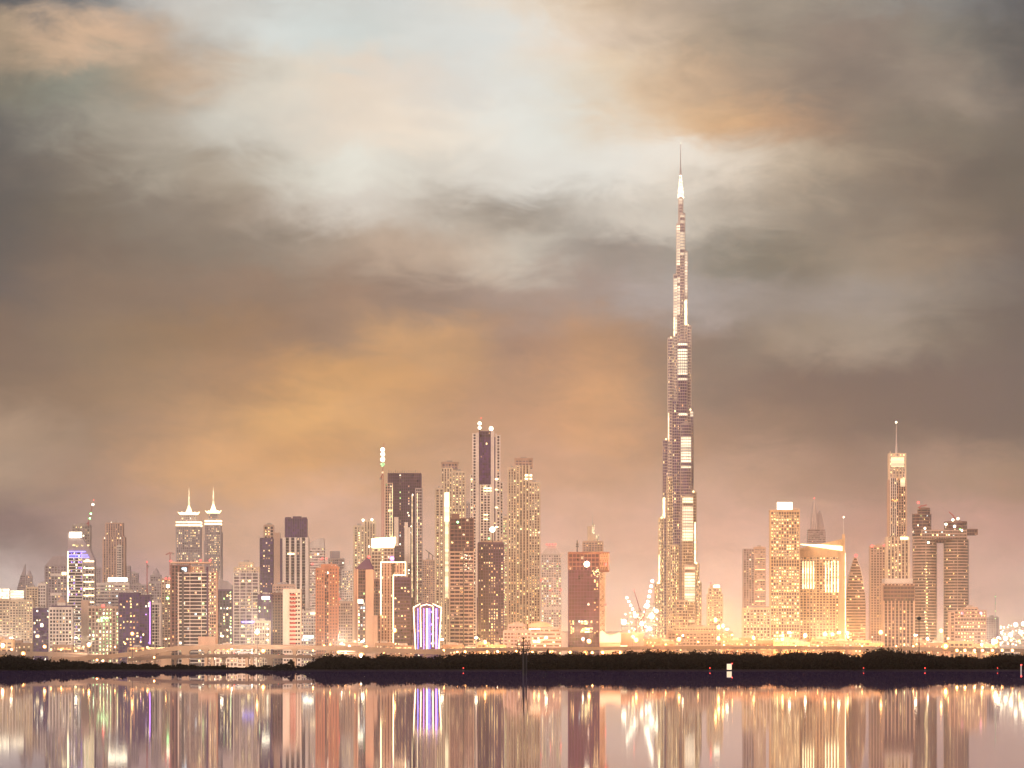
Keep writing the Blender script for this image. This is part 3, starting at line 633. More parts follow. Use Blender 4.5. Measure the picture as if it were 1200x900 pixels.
t.vol(245.2, 253.2, 670, wall=pk, glass=dg, fh=3.75, bw=3.4, band=.3, pier=.2, lit=.45, pal='mixed', dep=26, cap=False)
t.bx('core_shaft', 213.2, 215.6, 668, 757, -1.9, 1, 'dark metal').bx('core_shaft', 242.2, 244, 664, 757, -2.2, 1, 'purple cladding')
t.bx('roof_slab', 199.8, 247, 658.4, 660.2, -2.2, 27, pk).bx('roof_columns', 201, 202, 660.3, 671, -1.4, -.6, br).bx('roof_columns', 222, 223.4, 660.3, 671, -1.4, -.6, br)
t.vol(209.3, 221.5, 662.3, 670.8, wall=br, glass=dg, fh=7, bw=5, band=.15, lit=0, yo=1, dep=20, part='penthouse', cap=False)
t.vol(224, 238, 663.5, 670.8, wall=pk, glass=bg_, fh=3.5, bw=4, band=.4, lit=.4, yo=3, dep=18, part='penthouse', cap=False)
t.bx('lit_window_wall', 213, 218.5, 665, 670, .2, .9, 'cool light', True)
t.bx('podium', 232.5, 253, 746, 757.5, -4, 4, pk)
for x, y in ((200.3, 657.6), (235, 656.6), (246.3, 656.6)): t.dot(x, y, 1.2)
t.done(100)
# twin towers
def twin(lbl, px, hw, yt, D, apex, k):
    t = T('skyscraper', lbl, D, px, group='twin hotel towers with petal crowns')
    t.vol(px - hw, px + hw, yt + 6, wall=gy, glass=gg, fh=3.8, bw=3.0, band=.2, pier=.45, lit=.38, pal='gold', dep=2 * hw * t.k, cap=False)
    if k: t.vol(px - hw - 1.3, px - hw + 3, yt + 24, wall=gy, glass=gg, fh=3.8, bw=3, lit=.1, yo=3, dep=30, cap=False).vol(px + hw - 3, px + hw + 1.2, yt + 14, wall=gy, glass=gg, lit=.1, yo=3, dep=30, cap=False)
    dp = 2 * hw * t.k
    for a, b_ in ((yt, yt + 1.9), (yt + 3.3, yt + 5.5)): t.bx('light_band', px - hw - .8, px + hw + .8, a, b_, -1.5, dp + 1.5, 'glow panel bright', True)
    t.bx('collar', px - hw - .3, px + hw + .3, yt + 1.9, yt + 3.3, -.8, dp + .8, gy).bx('collar', px - hw - .3, px + hw + .3, yt + 5.52, yt + 6.2, -.8, dp + .8, gy)
    t.vol(px - hw * .6, px + hw * .6, yt - 8, yt - .1, wall=gy, glass=gg, fh=3.8, bw=3, lit=.2, yo=hw * .4 * t.k, dep=hw * 1.2 * t.k, cap=False, part='upper_storeys')
    pet = MB()
    for s_ in (-1, -.5, 0, .5, 1):
        c = t.x(px) + s_ * hw * .62 * t.k
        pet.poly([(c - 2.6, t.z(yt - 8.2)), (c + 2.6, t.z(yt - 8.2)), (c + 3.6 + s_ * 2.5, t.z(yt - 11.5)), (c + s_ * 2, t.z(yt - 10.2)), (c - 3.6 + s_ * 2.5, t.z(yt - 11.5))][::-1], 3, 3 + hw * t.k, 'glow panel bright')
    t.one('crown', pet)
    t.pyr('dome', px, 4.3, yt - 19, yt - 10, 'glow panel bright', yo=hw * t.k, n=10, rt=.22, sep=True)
    t.spire(px, apex, yt - 19, 2.0, .3, 'glow panel', yo=hw * t.k); t.done(0)
twin('petal crowned hotel tower, the wider of the lit twins, standing behind the banded tower', 220.5, 13.7, 611, 7400, 571, 0)
twin('petal crowned hotel tower, the slimmer of the lit twins with stepped shoulders', 249.4, 8.8, 609.5, 7700, 570, 1)
t = T('office_tower', 'low dark tower with scattered green white windows beneath a pale curved roof', 5600, 262)
t.vol(253.4, 272, 692, wall=pu, glass=dg, fh=3.6, bw=3.4, band=.2, pier=.2, lit=.12, pal='cool', dep=26, litcol={3: .5, 4: .6}); t.poly('curved_roof', [(252.8, 691.5), (252.8, 681), (258, 679.5), (266, 681), (271.5, 686), (271.5, 691.5)], 1, 24, gy); t.done(60)
t = T('office_tower', 'beige glass tower with thin white mullions and lantern lit crown storeys', 5500, 288)
t.vol(274, 302.6, 671, wall=wh, glass=gg, fh=3.7, bw=7, band=.22, pier=.14, lit=.16, pal='gold', dep=30, cap=False, sp=.2)
t.vol(274.6, 302.8, 664.5, 670.9, wall=cr, glass=pa, fh=3.4, bw=3.3, band=.3, lit=.8, pal='gold', yo=.8, dep=28, cap=False, part='crown')
t.vol(280, 296, 660, 664.4, wall=cr, glass=pa, fh=3.4, bw=3.3, band=.3, lit=.6, pal='gold', yo=5, dep=20, part='crown')
t.bx('blue_light_band', 283.5, 305, 728.2, 729.8, -1.3, -.6, 'neon blue', True); t.done(100)
t = T('skyscraper', 'violet glass slab with a perforated crown beside a windowless pale wing', 6500, 317)
t.vol(304.8, 319.8, 631.5, wall=pu, glass=pg, fh=3.7, bw=3.4, band=.22, pier=.15, lit=.10, pal='gold', dep=26)
t.vol(309.5, 320.3, 616, 631.3, wall=pk, glass=dg, fh=5, bw=4, band=.3, pier=.3, lit=.25, pal='warm', dep=18, yo=3, part='crown')
t.bx('wing', 320.6, 327.8, 624, 784, 3, 24, pk); t.bx('wing', 328.1, 330.2, 631, 784, 2, 20, pu); t.done(0)
t = T('skyscraper', 'tall tower of white vertical ribs under a dark ribbed crown', 6000, 346)
t.vol(333.6, 359, 630, wall=wh, glass=dg, fh=3.8, bw=6.2, band=.06, pier=.40, lit=.05, pal='gold', dep=34, cap=False, pp=1.4, ww=.5, litcol={3: .10})
t.vol(334.5, 358.8, 607.5, 629.8, wall=pu, glass=pg, fh=4, bw=3.3, band=.1, pier=.35, lit=.03, dep=32, yo=1, part='crown', cap=False)
t.bx('crown', 334.2, 341, 606, 607.4, .5, 10, pu).bx('crown', 343, 353, 605, 607.4, 2, 14, pu).bx('crown', 354, 359.1, 606.2, 607.4, .5, 10, pu)
t.vol(359.2, 361.6, 632, wall=wh, glass=gg, lit=.5, pal='gold', dep=20, yo=2); t.bx('side_strip', 331.7, 333.2, 646, 784, 2, 20, pk)
t.bx('light_band', 337, 345, 648, 650, -1.9, -1.45, 'flood warm', True); t.done(60)
t = T('office_tower', 'pale hazy tower whose roof sweeps up in one curve, ribbon floors', 7200, 370)
t.shape(lambda y: (359.5, 380 - max(0, (650 - y)) * .02), 641, wall=wh, glass=pa, fh=4.4, band=.45, lit=.14, pal='warm', bw=4, dep=30)
t.poly('curved_roof', [(359, 640.8), (362, 637.5), (367, 634), (373, 631.5), (379, 630.5), (380.3, 640.8)], -.6, 28, wh); t.dot(366, 661, 1.0, 'red lamp').dot(377, 655, 1.0, 'red lamp'); t.done(0)
t = T('office_block', 'short violet block with a white sign glowing at its top', 5200, 310)
t.vol(302.6, 318, 698, wall=pu, glass=pg, fh=3.6, bw=3.3, band=.2, pier=.25, lit=.16, pal='green', dep=24); t.bx('sign', 307, 316, 698.8, 702.5, -1.4, -.6, 'flood white', True); t.done(60)
t = T('office_block', 'short brown block of regular small dark windows behind the white balconied one', 5260, 325)
t.vol(318.4, 332, 696, wall=br, glass=dg, fh=3.5, bw=3.3, band=.4, pier=.45, lit=.06, pal='gold', dep=22); t.done(30)
t = T('apartment_block', 'small cream block dotted with lamps below the violet block', 5050, 307)
t.vol(298.4, 316, 729, wall=cr, glass=bg_, fh=3.9, bw=3.3, band=.3, pier=.3, lit=.4, pal='gold', dep=16)
for y in (731, 737, 743.5, 750): t.dot(313.6, y, 1.3, 'white light', -1.2, 'wall_lamp')
t.done(40)
t = T('office_block', 'low grey roofed block with a roof terrace behind the white balconied one', 5700, 330)
t.vol(320, 345, 686, wall=pk, glass=gg, lit=.1, dep=20); t.pyr('roof', 330, 8, 682.5, 685.6, gy, yo=10, rt=.5); t.done(0)
t = T('apartment_block', 'plain white slab with a column of short dark red balconies', 5000, 342)
t.vol(332.2, 352, 692, wall=wh, glass=dg, fh=4.6, bw=3.3, band=.5, pier=.25, lit=.05, pal='gold', dep=24)
t.bx('blank_wall', 331.8, 339.4, 691.5, 757, -1.6, 3, wh)
for i in range(13): t.bx('balcony', 340.2, 346.6, 696 + i * 4.75, 698 + i * 4.75, -2.2, -.5, 'red paint', True)
t.done(20)
t = T('office_block', 'low cream block with blue white sign lights at street level', 5400, 360)
t.vol(352.5, 370.5, 717, wall=wh, glass=gg, fh=3.7, bw=3.4, band=.4, lit=.3, pal='gold', dep=18); t.bx('roof_lamp', 363.5, 369.5, 718, 720, -1.5, -.6, 'flood warm', True)
t.bx('street_sign', 349.5, 366, 748, 751, -40, -39, 'cool light', True).bx('street_sign', 357, 369, 745.2, 748, -38, -37, 'flood white', True); t.done(0)
t = T('apartment_tower', 'orange brown tower with a dark central bay of glass and a raised side', 5000, 384)
t.vol(370.8, 379.6, 667, wall=bk, glass=bg_, fh=3.6, bw=3.2, band=.35, pier=.4, lit=.10, pal='warm', dep=26)
t.vol(379.7, 385.9, 669, wall=bk, glass=dg, fh=3.6, bw=2.6, band=.15, pier=.15, lit=.28, pal='mixed', dep=24, yo=1.2, cap=False)
t.vol(386, 395.6, 665, wall=bk, glass=bg_, fh=3.6, bw=3.2, band=.35, pier=.45, lit=.12, pal='warm', dep=26)
t.bx('roof_block', 376, 394.5, 661, 668.5, 3, 20, bk); t.dot(378, 654.5, .9).dot(382.5, 654.5, .9); t.done(100)
t = T('skyscraper', 'hazy beige tower with a plain boxy cap behind the orange brown one', 7300, 394)
t.vol(385, 403, 655, wall=wh, glass=pa, fh=3.8, lit=.15, dep=26); t.bx('cap', 386.5, 398, 645.5, 654.6, 4, 22, gy); t.done(0)
t = T('apartment_tower', 'hazy pale tower of many lit flats next to a red wall lamp', 7000, 408)
t.vol(401, 415.2, 668, wall=wh, glass=gg, fh=3.7, bw=3.3, lit=.35, pal='gold', dep=24); t.bx('roof_block', 404, 411, 662, 667, 4, 16, wh); t.spire(409, 655, 662, .4, yo=8); t.dot(397.6, 702, 1.1, yo=-3); t.done(0)
t = T('apartment_block', 'short brown block of dim rows of windows right of the orange brown tower', 5700, 405)
t.vol(396.6, 413, 706, wall=pk, glass=bg_, fh=3.6, bw=3.3, lit=.12, pal='warm', dep=20); t.done(30)
t = T('apartment_tower', 'cream tower in two heights with bright lamps on its roof corners', 6300, 428)
t.vol(415, 426.8, 617, wall=cr, glass=bg_, fh=3.7, bw=4.6, band=.3, pier=.45, lit=.25, pal='gold', dep=26)
t.vol(427, 439.6, 611, wall=cr, glass=bg_, fh=3.7, bw=4, band=.12, pier=.6, lit=.15, pal='gold', dep=28, yo=2); t.dot(425.5, 609.5, 1.5, 'flood white', -1, 'roof_lamp').dot(435.8, 609, 1.5, 'flood white', -1, 'roof_lamp'); t.done(0)
t = T('skyscraper', 'dark glass tower streaked with pale strips, rebar still standing on its roof', 6000, 474)
t.vol(455, 493, 554.5, wall=pu, glass=dg, fh=3.8, bw=3.4, band=.2, pier=.25, lit=.02, pal='mixed', dep=46, cap=False, litcol={4: .02, 5: .5, 9: .35, 7: .02})
t.vol(451.6, 459.8, 566, wall=pk, glass=dg, fh=3.8, bw=3.2, lit=.1, pal='green', dep=30, yo=-2.5, cap=False).vol(487.4, 494.4, 572, wall=gy, glass=dg, fh=3.8, bw=3.2, lit=.08, dep=30, yo=-2.5, cap=False)
for x, a, b_ in ((456.6, 578, 700), (459.4, 568, 640), (488.6, 578, 706), (482.5, 580, 700)): t.bx('strip', x, x + .9, a, b_, -3.6, -2.9, 'glow panel', True)
for x0, x1, a, b_ in ((462, 467, 606, 640), (474, 478, 612, 690), (478.3, 481, 618, 660)): t.bx('pale_panel', x0, x1, a, b_, -1.2, -.5, wh, True)
for i in range(15): t.bx('rebar', 455.5 + i * 2.6, 455.9 + i * 2.6, 550.5 + (i * 7 % 3), 555, 2, 2.6, 'dark metal')
t.dot(458, 570, .8, 'white light', -3.5, 'work_lamp').dot(483.5, 580, .9, 'white light', -3.8, 'work_lamp').dot(482, 617, .8, 'white light', -3.8, 'work_lamp').dot(478, 601, .8, 'white light', -3, 'work_lamp'); t.done(100)
t = T('office_tower', 'tower under a brilliantly floodlit white canopy roof with a blue lamp', 5900, 450)
t.vol(435.5, 461, 642, wall=cr, glass=bg_, fh=4.2, bw=3.8, band=.35, pier=.2, lit=.3, pal='gold', dep=30, cap=False)
t.poly('canopy', [(435, 641.8), (435, 631), (441, 630.2), (463.5, 629), (463.5, 635), (461.2, 641.8)], -1.2, 24, 'flood warm'); t.bx('canopy_lamp', 437, 446, 638.8, 642, -3, -1.3, 'flood white', True).bx('canopy_lamp', 449, 462, 631, 637.5, -3, -1.3, 'flood white', True)
t.dot(459.5, 654.5, 2.4, 'neon violet', -2, 'blue_lamp').dot(432.6, 640.5, 1.1, 'flood white', -2, 'canopy_lamp'); t.done(0)
t = T('office_tower', 'tower traced by a stepped outline of gold light', 5150, 462)
t.vol(446.5, 460.5, 660.5, wall=pk, glass=bg_, fh=3.6, bw=3.3, band=.2, pier=.45, lit=.10, pal='gold', dep=24, cap=False)
t.vol(460.8, 475, 659, 674, wall=pk, glass=bg_, fh=3.6, bw=3.3, band=.2, pier=.45, lit=.15, pal='gold', dep=22, cap=False)
t.vol(461.6, 480.4, 678, wall=pu, glass=pl_, fh=3.7, bw=3.5, band=.35, pier=.12, lit=.2, pal='gold', dep=26, yo=.5)
for a, b_, c_, d_ in ((445.8, 475.6, 658.2, 659.3), (445.8, 446.9, 659.3, 721), (474.6, 475.7, 659.3, 674), (460.6, 475.7, 673.4, 674.6), (460.4, 461.4, 674.6, 762)):
    t.bx('outline_light', a, b_, c_, d_, -1.6, -.5, 'neon gold', True)
t.done(100)
t = T('office_tower', 'brown tower with a peaked dark roof and one tall column of dark glass', 5050, 427)
t.vol(416, 418.6, 667, wall=pk, glass=br, fh=3.6, bw=3, band=0, pier=.6, lit=0, dep=26, cap=False)
t.vol(418.8, 428.2, 668, wall=br, glass=dg, fh=3.6, bw=3.0, band=.15, pier=.12, lit=.30, pal='cool', dep=24, yo=1, cap=False, zlit=lambda q: .03 if q < .25 else .33)
t.bx('facade', 428.4, 437.6, 667.4, 784, 0, 26, pk); t.poly('roof', [(416, 667.2), (431, 652.5), (437.9, 667.2)], -.4, 26, pu)
t.bx('lower_wing', 437.8, 442, 721, 784, 0, 22, pk); t.dot(432.4, 652.6, 1.6); t.bx('sign', 419.5, 425.5, 702.5, 707, -.6, .4, 'flood white', True); t.done(90)
t = T('office_block', 'small brown block wedged behind the peaked roof tower', 5450, 442)
t.vol(437, 446, 680, wall=br, glass=dg, fh=3.7, lit=.10, dep=18); t.poly('roof', [(436.8, 679.6), (437, 670), (440.5, 671), (440, 676), (446, 679.6)], 1, 16, pk); t.done(20)
t = T('skyscraper', 'narrow hazy brown tower with cranes on top, right of the dark streaked tower', 7600, 502)
t.vol(494.8, 509.6, 657, wall=pk, glass=gg, fh=3.8, lit=.12, pal='warm', dep=26)
for a, b_ in ((502.5, 645), (506.5, 648)): t.g('crane').bar((t.x(a), 10, t.z(657)), (t.x(a), 10, t.z(b_ + 3)), .8, 'dark metal'); t.g('crane').bar((t.x(a + 2), 10, t.z(b_ + 4)), (t.x(a - 4), 10, t.z(b_ - 1)), .6, 'dark metal')
t.done(0)
t = T('hotel', 'low fan shaped building outlined in gold with blue and violet light columns', 4950, 500)
t.vol(485, 515, 715, wall=pu, glass=pg, fh=3.6, bw=3.4, band=.2, pier=.3, lit=.1, pal='blue', dep=26, cap=False)
t.poly('roof', [(484.6, 714.6), (484, 711.6), (492, 707.5), (500, 706), (508, 707.5), (516.4, 711.6), (515.6, 714.6)], -.4, 25, pu)
for p in ([(484, 711.5), (492.5, 707), (492.5, 708), (484.8, 712.4)], [(507, 707), (517, 711.4), (516, 712.4), (507, 708)], [(493, 709.6), (500, 707.6), (507, 709.6), (507, 710.6), (500, 708.8), (493, 710.6)],
          [(484, 712), (485.1, 712), (487.6, 762), (486.4, 762)], [(516.6, 712), (517.6, 712), (515, 762), (513.9, 762)], [(492.2, 711), (493.2, 711), (493.8, 758), (492.8, 758)], [(507.2, 711), (508.2, 711), (507.8, 758), (506.8, 758)]):
    t.poly('outline_light', p, -1.6, -.7, 'neon gold', True)
for x, w_, m_ in ((489.3, .8, 'neon blue'), (496.3, .7, 'neon violet'), (499.4, 1.5, 'neon gold'), (501.6, .7, 'neon blue'), (503.4, .7, 'neon blue'), (510.4, 1.2, 'neon violet'), (512, .5, 'neon blue')):
    t.bx('light_column', x, x + w_, 713, 762, -1.4, -.5, m_, True)
t.done(40)
# cream stepped pair round the dark crowned tower
t = T('skyscraper', 'cream stepped tower left of the dark crowned one, one corner ablaze', 6400, 527)
t.vol(510.6, 519.6, 573, wall=cr, glass=bg_, fh=3.8, bw=4, band=.3, pier=.4, lit=.35, pal='gold', dep=30)
t.vol(517.2, 529.8, 549, wall=cr, glass=bg_, fh=3.8, bw=4.2, band=.12, pier=.55, lit=.30, pal='gold', dep=34, yo=4)
t.vol(530, 545, 553, wall=cr, glass=bg_, fh=3.8, bw=3.8, band=.3, pier=.4, lit=.6, pal='gold', dep=30, yo=2)
t.vol(518, 536, 542.5, 549, wall=pk, glass=gg, fh=4, bw=5, band=.3, lit=.05, dep=26, yo=7, part='crown'); t.bx('crown', 516.6, 537.6, 541, 542.2, 5, 30, pk)
t.bx('lit_corner', 520.6, 526.4, 577, 611, 1.2, 3.2, 'glow panel bright', True); t.bx('lit_corner', 521.5, 525.5, 611.5, 700, 1.6, 3.4, 'glow panel', True); t.done(60)
t = T('skyscraper', 'tallest of the middle cluster, dark striped shaft with white piers and twin crown lamps', 6100, 570)
t.vol(556, 584.5, 512, wall=pu, glass=pg, fh=3.8, bw=3.4, band=.1, pier=.15, lit=.02, dep=40, cap=False)
t.vol(551.6, 556.4, 556, wall=wh, glass=dg, fh=3.8, bw=3, band=.3, lit=.12, pal='gold', dep=30, yo=3, cap=False).vol(584.2, 589, 565, wall=wh, glass=dg, fh=3.8, bw=3, band=.4, lit=.2, pal='gold', dep=30, yo=3, cap=False)
t.vol(554.4, 557.8, 508, wall=wh, glass=dg, fh=3.8, bw=4, band=.35, lit=.1, dep=8, yo=-2.5, part='shaft', cap=False).vol(582.4, 585.6, 510, wall=wh, glass=dg, fh=3.8, bw=4, band=.35, lit=.1, dep=8, yo=-2.5, part='shaft', cap=False)
for x0, x1, a in ((558.2, 561.2, 507), (575.2, 579.2, 505), (580.6, 582, 508)): t.bx('pier', x0, x1, a, 700, -3.4, 2, wh, True)
t.vol(562, 575, 505, 512, wall=pu, glass=dg, fh=3.8, bw=4, band=.2, lit=.1, dep=24, yo=6, part='crown', cap=False)
t.vol(563, 574.5, 568, 700, wall=wh, glass=dg, fh=3.8, bw=4.4, band=.25, pier=.35, lit=.10, pal='gold', dep=6, yo=-2.2, part='shaft', cap=False)
for y in (571.5, 574.5, 602.5, 608): t.bx('light_band', 567, 576 - (y > 600) * 4, y, y + 1.5, -4.2, -3.5, 'flood warm', True)
for y in (561, 573, 594, 617): t.bx('light_band', 552, 555.6, y, y + 1.6, 1.5, 2.4, 'glow panel bright', True); t.bx('light_band', 580, 584, y, y + 1.6, -4.1, -3.5, 'glow panel bright', True)
t.dot(562, 496, 2.2, 'flood white', 6, 'crown_lamp').dot(562, 501, 2.0, 'flood white', 6, 'crown_lamp').dot(575.5, 502, 2.6, 'flood white', 6, 'crown_lamp'); t.dot(564, 490, .6)
t.g('crown').bar((t.x(562), 6, t.z(505)), (t.x(562), 6, t.z(496)), .8, 'dark metal'); t.g('crown').bar((t.x(575.5), 6, t.z(505)), (t.x(575.5), 6, t.z(501)), .8, 'dark metal'); t.done(0)
t = T('apartment_tower', 'red brown balconied tower, still bare at the top, in front of the cream one', 5300, 541)
t.vol(527.6, 554.6, 646, wall=pk, glass=pl_, fh=4.1, bw=5.5, band=.42, pier=.08, lit=.14, pal='gold', dep=30, cap=False, sp=.9)
t.vol(527.6, 554.6, 607, 645.8, wall=br, glass=pl_, fh=4.1, bw=5, band=.2, pier=.14, lit=.07, pal='gold', dep=30, cap=False, part='unfinished_storeys')
t.bx('service_core', 529, 538, 602, 606.8, 6, 22, br); t.bx('hoist', 542.5, 543.6, 640, 760, -1.9, -1, 'dark metal')
t.dot(536.4, 612, 1.3, 'green lamp', -1.5, 'work_lamp')
for i in range(22): t.wins.append((t.x(random.uniform(543, 553)), -1.1, t.z(random.uniform(650, 668)), 1.0, .9, 0, 'white light'))
t.done(100)
t = T('apartment_tower', 'plum coloured tower of dense small windows below a white roof lamp', 5350, 575)
t.vol(560.4, 589.8, 637, wall=pu, glass=pl_, fh=3.6, bw=3.2, band=.2, pier=.3, lit=.30, pal='gold', dep=30); t.dot(577, 620.5, 3.4, 'flood white', 2, 'roof_lamp'); t.dot(573, 631, 1.0, 'green lamp', 2, 'roof_lamp')
t.g('roof').bar((t.x(577), 3, t.z(636)), (t.x(577), 3, t.z(621)), .7, 'dark metal'); t.bx('roof', 563, 588, 633.5, 636, 3, 20, pk); t.done(100)
t = T('apartment_tower', 'thin tower of yellow lit windows squeezed between plum tower and cream stepped tower', 6900, 592)
t.vol(589.6, 596, 606, wall=cr, glass=bg_, fh=4, bw=3.4, lit=.8, pal='green', dep=18); t.done(0)
t = T('skyscraper', 'cream stepped tower right of the dark crowned one, highest step in the middle', 6450, 614)
t.vol(595.6, 604.8, 549, wall=cr, glass=bg_, fh=3.8, bw=3.8, band=.25, pier=.5, lit=.22, pal='gold', dep=30)
t.vol(605, 619.8, 545, wall=cr, glass=bg_, fh=3.8, bw=4.6, band=.1, pier=.55, lit=.30, pal='gold', dep=34, yo=3, cap=False)
t.vol(604, 623.6, 538, 548, wall=pk, glass=gg, fh=4, bw=5, band=.4, lit=.05, dep=26, yo=6, part='crown'); t.bx('crown', 602.6, 624.8, 536.4, 537.8, 4, 34, pk)
t.vol(620, 632.4, 566, wall=cr, glass=bg_, fh=3.8, bw=3.8, band=.3, pier=.4, lit=.35, pal='gold', dep=30, yo=-1)
for x in (604.4, 611.6, 619): t.bx('pier', x, x + 1.6, 549, 727, -1.6, 3, cr, True)
t.bx('light_band', 615, 623.5, 556, 558, 1.6, 2.9, 'glow panel bright', True).bx('light_band', 615, 623.5, 560, 562, 1.6, 2.9, 'glow panel bright', True); t.dot(631.8, 624, 1.0, 'white light', -2, 'wall_lamp'); t.done(60)
t = T('apartment_tower', 'pale blue grey tower with a curved cap and a row of red lights', 7400, 645)
t.vol(634.4, 657.4, 650, wall=wh, glass=pa, fh=4, bw=3.4, band=.3, pier=.25, lit=.24, pal='mixed', dep=30, cap=False); t.poly('cap', [(634, 649.6), (637, 646.5), (640, 643), (652, 643), (655, 646.5), (657.8, 649.6)], 1, 28, wh)
t.bx('cap', 641.5, 651, 639.4, 642.8, 6, 22, wh); t.bx('belt', 634, 657.8, 711, 714.5, -.9, 2, wh)
for x in (641, 644.3, 647.6, 650.6): t.dot(x, 638, 1.0)
for x, y in ((633.6, 680), (645, 691.2), (657.4, 691.4)): t.dot(x, y, 1.1)
t.done(0)
t = T('shopping_centre', 'low terraced cream building with striped curved storeys beside the dark cantilever tower', 5000, 625)
t.vol(590.5, 622, 740, wall=gy, glass=bg_, fh=3.6, bw=4, band=.4, lit=.3, pal='gold', dep=40)
t.vol(596, 616, 733, 739.8, wall=gy, glass=bg_, fh=3.6, lit=.3, pal='gold', dep=24, yo=6)
t.shape(lambda y: (622, 654.5 + min(3.5, max(0, y - 735) * .3) * (1 if y > 735 else 0)), 735.5, wall=gy, glass=bg_, fh=4.2, band=.55, lit=.3, pal='gold', dep=30)
t.poly('roof', [(618, 735), (621, 731), (632, 728.5), (640, 729), (649, 734.6)], 2, 30, pk); t.bx('light_band', 620, 633, 736.5, 738, -1.6, -.7, 'glow panel bright', True); t.done(60)
t = T('office_tower', 'near black plum tower with a trussed cantilever head and two bands of lit windows', 5000, 684)
t.vol(666.4, 702, 668, wall=pu, glass=pl_, fh=3.7, bw=3.4, band=.14, pier=.12, lit=.012, pal='mixed', dep=34, cap=False, zlit=lambda q: .75 if .52 < q < .54 else .02)
t.vol(666.4, 702, 648, 667.9, wall=br, glass=pl_, fh=4.4, bw=4, band=.3, pier=.2, lit=.06, dep=34, cap=False, part='head')
t.bx('head', 665.8, 714.4, 646.8, 648, -1.2, 35, br).bx('head', 702.1, 714.2, 668.4, 669.8, -.8, 33, br).bx('head', 702.2, 712.8, 648.2, 668.2, 6, 32, 'brown glass')
for i in range(6):
    a = 702.5 + i * 2; m = t.g('cantilever_truss')
    m.bar((t.x(a), 0, t.z(648)), (t.x(a + 2), 0, t.z(658)), .28, 'pink beige stone'); m.bar((t.x(a + 2), 0, t.z(648)), (t.x(a), 0, t.z(658)), .28, 'pink beige stone')
    m.bar((t.x(a), 0, t.z(658)), (t.x(a + 2), 0, t.z(668)), .28, 'pink beige stone'); m.bar((t.x(a), 30, t.z(648)), (t.x(a + 2), 30, t.z(668)), .28, 'pink beige stone')
for y in (653, 658, 663): t.bx('cantilever_floor', 702.1, 713 - (y - 653) * .1, y, y + .7, 0, 33, pk)
for i in range(26): t.wins.append((t.x(random.choice([681.5, 683.5, 685.3, 687.2])), -.3, t.z(random.choice([728.5, 730.5, 737, 739.5])), 2.2, 1.9, 0, 'yellow light'))
for i in range(36): t.wins.append((t.x(random.uniform(681, 694)), -.3, t.z(random.choice([736.6, 738.6, 740.4])), 1.8, 1.7, 0, random.choice(['yellow light', 'warm light'])))
for i in range(16): t.wins.append((t.x(random.choice([669.5, 671.8])), -.3, t.z(random.uniform(727, 742)), 1.5, 1.5, 0, 'warm light'))
for i in range(16): t.wins.append((t.x(random.choice([697, 700])), -.3, t.z(random.uniform(660, 742)), 1.5, 1.5, 0, 'warm light'))
for i in range(24): t.wins.append((t.x(random.uniform(694, 703)), -.6, t.z(random.gauss(670, 2)), .9, .8, 0, 'yellow light'))
t.bx('lit_panel', 681, 684.6, 651.5, 655.5, -1, -.4, 'cream light', True); t.dot(687.6, 661.2, 3.6, 'flood white', -3, 'flood_lamp').dot(710, 661.3, 1.8)
m = t.g('mast'); m.bar((t.x(676.5), 6, t.z(647)), (t.x(676.5), 6, t.z(633)), .6, 'dark metal'); m.bar((t.x(675), 6, t.z(637.5)), (t.x(678), 6, t.z(637.5)), .6, 'dark metal'); m.bar((t.x(674.8), 6, t.z(640)), (t.x(678.2), 6, t.z(640)), .6, 'dark metal')
t.done(100)
t = T('hoist_tower', 'slender white lattice shaft standing under the cantilevered head', 5040, 706, 'lattice tower')
m = t.g('lattice')
for x in (702.8, 709.2): 
    for y in (0, 6): m.bar((t.x(x), y, -.3), (t.x(x), y, t.z(669.8)), .45, wh)
yy = 669.8; 
while yy < 760:
    m.bar((t.x(702.8), 0, t.z(yy)), (t.x(709.2), 0, t.z(yy + 6)), .3, wh); m.bar((t.x(709.2), 0, t.z(yy)), (t.x(702.8), 0, t.z(yy + 6)), .3, wh); m.bar((t.x(702.8), 0, t.z(yy)), (t.x(709.2), 0, t.z(yy)), .3, wh); yy += 6
t.bx('shaft', 703.6, 708.4, 672, 762, 1.5, 5, pa); t.dot(709.8, 709, 1.1); t.done(0)
t = T('skyscraper', 'hazy stepped tower with a sculpted cream crown behind the cantilever head', 7800, 695)
t.vol(683.3, 706.4, 635, wall=pk, glass=gg, fh=4, bw=4, band=.3, pier=.3, lit=.14, pal='gold', dep=36)
t.bx('crown', 688.4, 693.8, 616.5, 634, 6, 30, cr).bx('crown', 694, 696.9, 613.6, 626, 8, 26, 'cream light').bx('crown', 694, 698.6, 626.1, 634.2, 5, 30, cr).bx('crown', 698.8, 702, 625.6, 634.4, 7, 26, 'cream light'); t.spire(694.6, 599, 614, .8, .2, yo=12); t.done(0)
